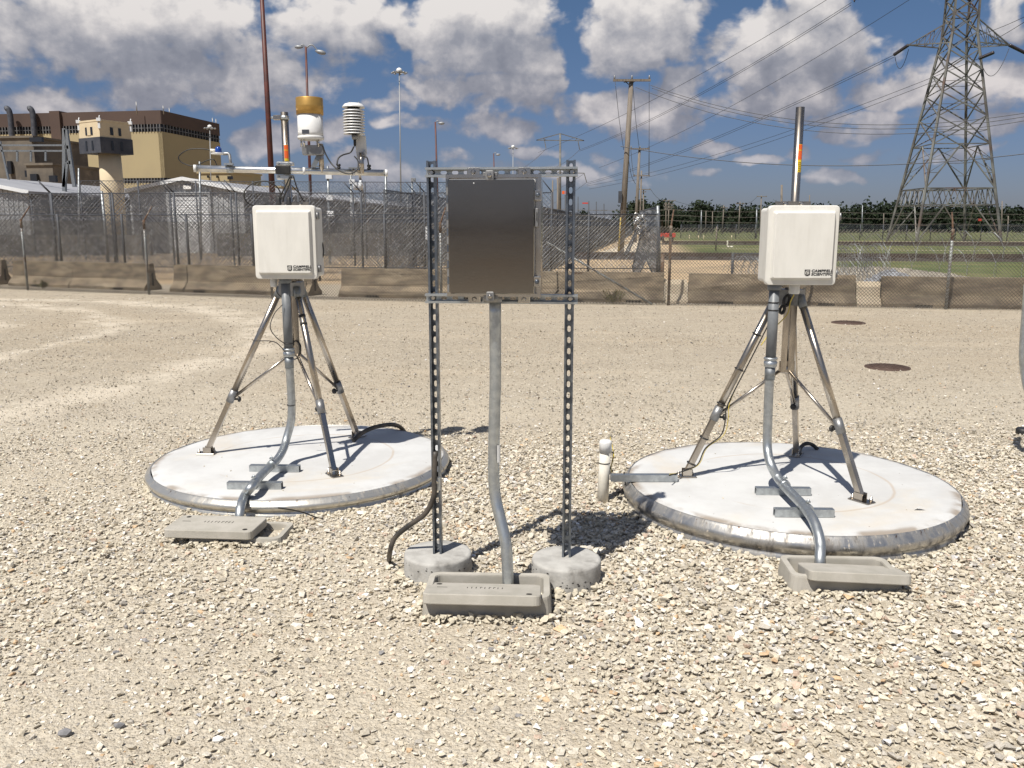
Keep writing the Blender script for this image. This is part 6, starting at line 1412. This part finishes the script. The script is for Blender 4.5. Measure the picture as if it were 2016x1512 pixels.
dl = 'distribution lines from the big utility pole'
for a, c, s_, lab in (((1281,168),(2330,150),2.35,'top distribution line sagging across to the right edge'),((1283,173),(2330,154),2.45,'middle distribution line just below the top one'),((1252,172),(2330,158),2.7,'bottom distribution line of the sagging three')):
    line((a, c), (Yu-.2, 44), s_, lab, .022, dl)
line(((1222,288),(2330,252)), (Yu-.2, 44), 1.5, 'single heavy cable sagging from the middle of the big pole', .028, dl)
for a, c, Y0, Y1, s_, lab in (((1242,294),(1248,347),92,125,.4,'wire between the second and third poles'),((1278,294),(1279,347),92,125,.4,'right wire between the second and third poles'),((1281,373),(1305,395),160,200,.4,'wire from the fourth pole to the far triple pole'),((1330,396),(1424,408),200,220,.6,'wire from the triple pole across the dark trees'),((1466,401),(1490,388),210,190,.4,'wire between the middle and right small poles')):
    line((a, c), (Y0, Y1), s_, lab, .03, 'wires of the receding pole row')

# trees
def crown(mb, c, rx, ry, rz_, n, s_, r_):
    for _ in range(n):
        a = r_.uniform(0,6.283); ph = math.acos(r_.uniform(-1,1)); q = r_.uniform(.2,1.0)**.6; lump = 1 + .22*math.sin(a*3+c.x)+.15*math.sin(ph*5+c.x*2)
        p = c + Vector((math.cos(a)*math.sin(ph)*rx*q*lump, math.sin(a)*math.sin(ph)*ry*q*lump, math.cos(ph)*rz_*q*lump))
        e = Vector((r_.uniform(-1,1), r_.uniform(-1,1), r_.uniform(-1,1))).normalized()*s_; f = Vector((r_.uniform(-1,1), r_.uniform(-1,1), r_.uniform(-1,1))).normalized()*s_
        mb.add([p-e, p+e*.6+f, p+e-f*.7, p-f], [(0,1,2,3)])
r_ = random.Random(11); wood = MB(); trunks = MB()
x = 30.
px = 1236.
while px < 2300:
    Y = r_.uniform(255, 300); h = r_.uniform(7.2, 9.6) * (1.12 if px < 1320 else 1); 
    if 1560 < px < 1700: h *= 1.05
    g_ = Vector(((px-1008)/FPX*Y, Y, 0)); rx = r_.uniform(3.2, 5.2)
    crown(wood, g_+Vector((0,0,h*.55)), rx, rx, h*.46, 420, .42, r_)
    crown(wood, g_+Vector((r_.uniform(-3,3),0,h*.28)), rx*1.1, rx, h*.3, 200, .5, r_)
    px += r_.uniform(9, 17)
o = wood.build('far_woodland', 'leaf'); o['kind'] = 'stuff'; o['label'] = 'dark line of trees on the horizon behind the field'
def tree(px, py, rpx, Y, label, n=500, sc=1.):
    c = AY(px, py, Y); t = thing('tree', label, 'tree', (c.x, Y, 0), 'round trees behind the sheds'); rr_ = rpx/FPX*Y; q = MB(); crown(q, c, rr_, rr_, rr_*1.0, n, rr_*.12, r_); crown(q, c, rr_*.7, rr_*.7, rr_*.7, n//2, rr_*.16, r_); q.build('crown', 'leaf', t)
    q = MB(); q.tube([Vector((c.x,Y,0)), c], .3, 7, r1=.12)
    for k in range(4): a = k*1.6; q.tube([c-Vector((0,0,rr_*.5)), c+Vector((math.cos(a)*rr_*.6, math.sin(a)*rr_*.6, rr_*.3))], .12, 5, r1=.05)
    q.build('trunk', 'bark', t)
tree(832, 405, 20, 125, 'dark round tree left of the strut frame'); tree(778, 412, 13, 150, 'small dark tree behind the shed roof end'); tree(1148, 424, 12, 200, 'small dark tree right of the right strut post', 300)
tree(1098, 425, 12, 210, 'small dark tree behind the cabinet edge', 300); tree(885, 415, 12, 170, 'dark tree seen between strut post and cabinet', 300)
tree(1262, 418, 26, 215, 'taller dark tree behind the receding utility poles', 600); tree(1305, 412, 20, 225, 'rounded dark tree behind the triple crossarm pole', 500)
tree(1385, 424, 26, 240, 'broad dark tree before the horizon woodland', 600)
# woodland on the camera side of the lot, seen only as a reflection
wb = MB()
for k in range(70):
    x = -120 + k*3.6; h = r_.uniform(3.2, 4.6); crown(wb, Vector((x, -86+r_.uniform(-5,5), h*.5)), 3.5, 3.5, h*.5, 200, .8, r_)
o = wb.build('rear_woodland', 'leaf'); o['kind'] = 'stuff'; o['label'] = 'dark line of trees behind the viewer'
# far fence in the field
sec_fence(Gl(1340,125), Gl(2330,92), 2.0, 22, 'long low wire fence crossing the far field below the dark trees', None, sp=.22, r=.012, prad=.06, coils=(), arms=.8)
# low pale posts in the far field
for px, py, lab in ((1357,462,'leftmost pale bollard in the far field'),(1375,462,'second pale bollard in the far field'),(1385,462,'third pale bollard in the far field'),(1440,462,'right pale bollard in the far field')):
    q = Gl(px, 112); tag(MB().tube([q, q+Vector((0,0,.62))], .06, 8).build('bollard', 'cream', loc=tuple(q)), lab, 'bollard', 'pale bollards in the far field')
q = Gl(1432, 72); t = thing('valve_pipe', 'white L shaped pipe standing in the grass', 'pipe', tuple(q)); MB().tube(bez([q+Vector((0,0,.55)), q+Vector((0,0,.12)), q+Vector((.12,0,.05)), q+Vector((.5,0,.05))],4), .06, 8).build('pipe', 'pvcwhite', t)
q = Gl(845, 19.9); tag(MB().box(AY(842,459,27.2), (.14,.03,.42)).build('fence_sign', 'shedwhite', loc=(0,0,0)), 'small white sign on the security fence left of the strut frame', 'sign')
for o in list(S.objects):
    if '_w' in o: del o['_w']
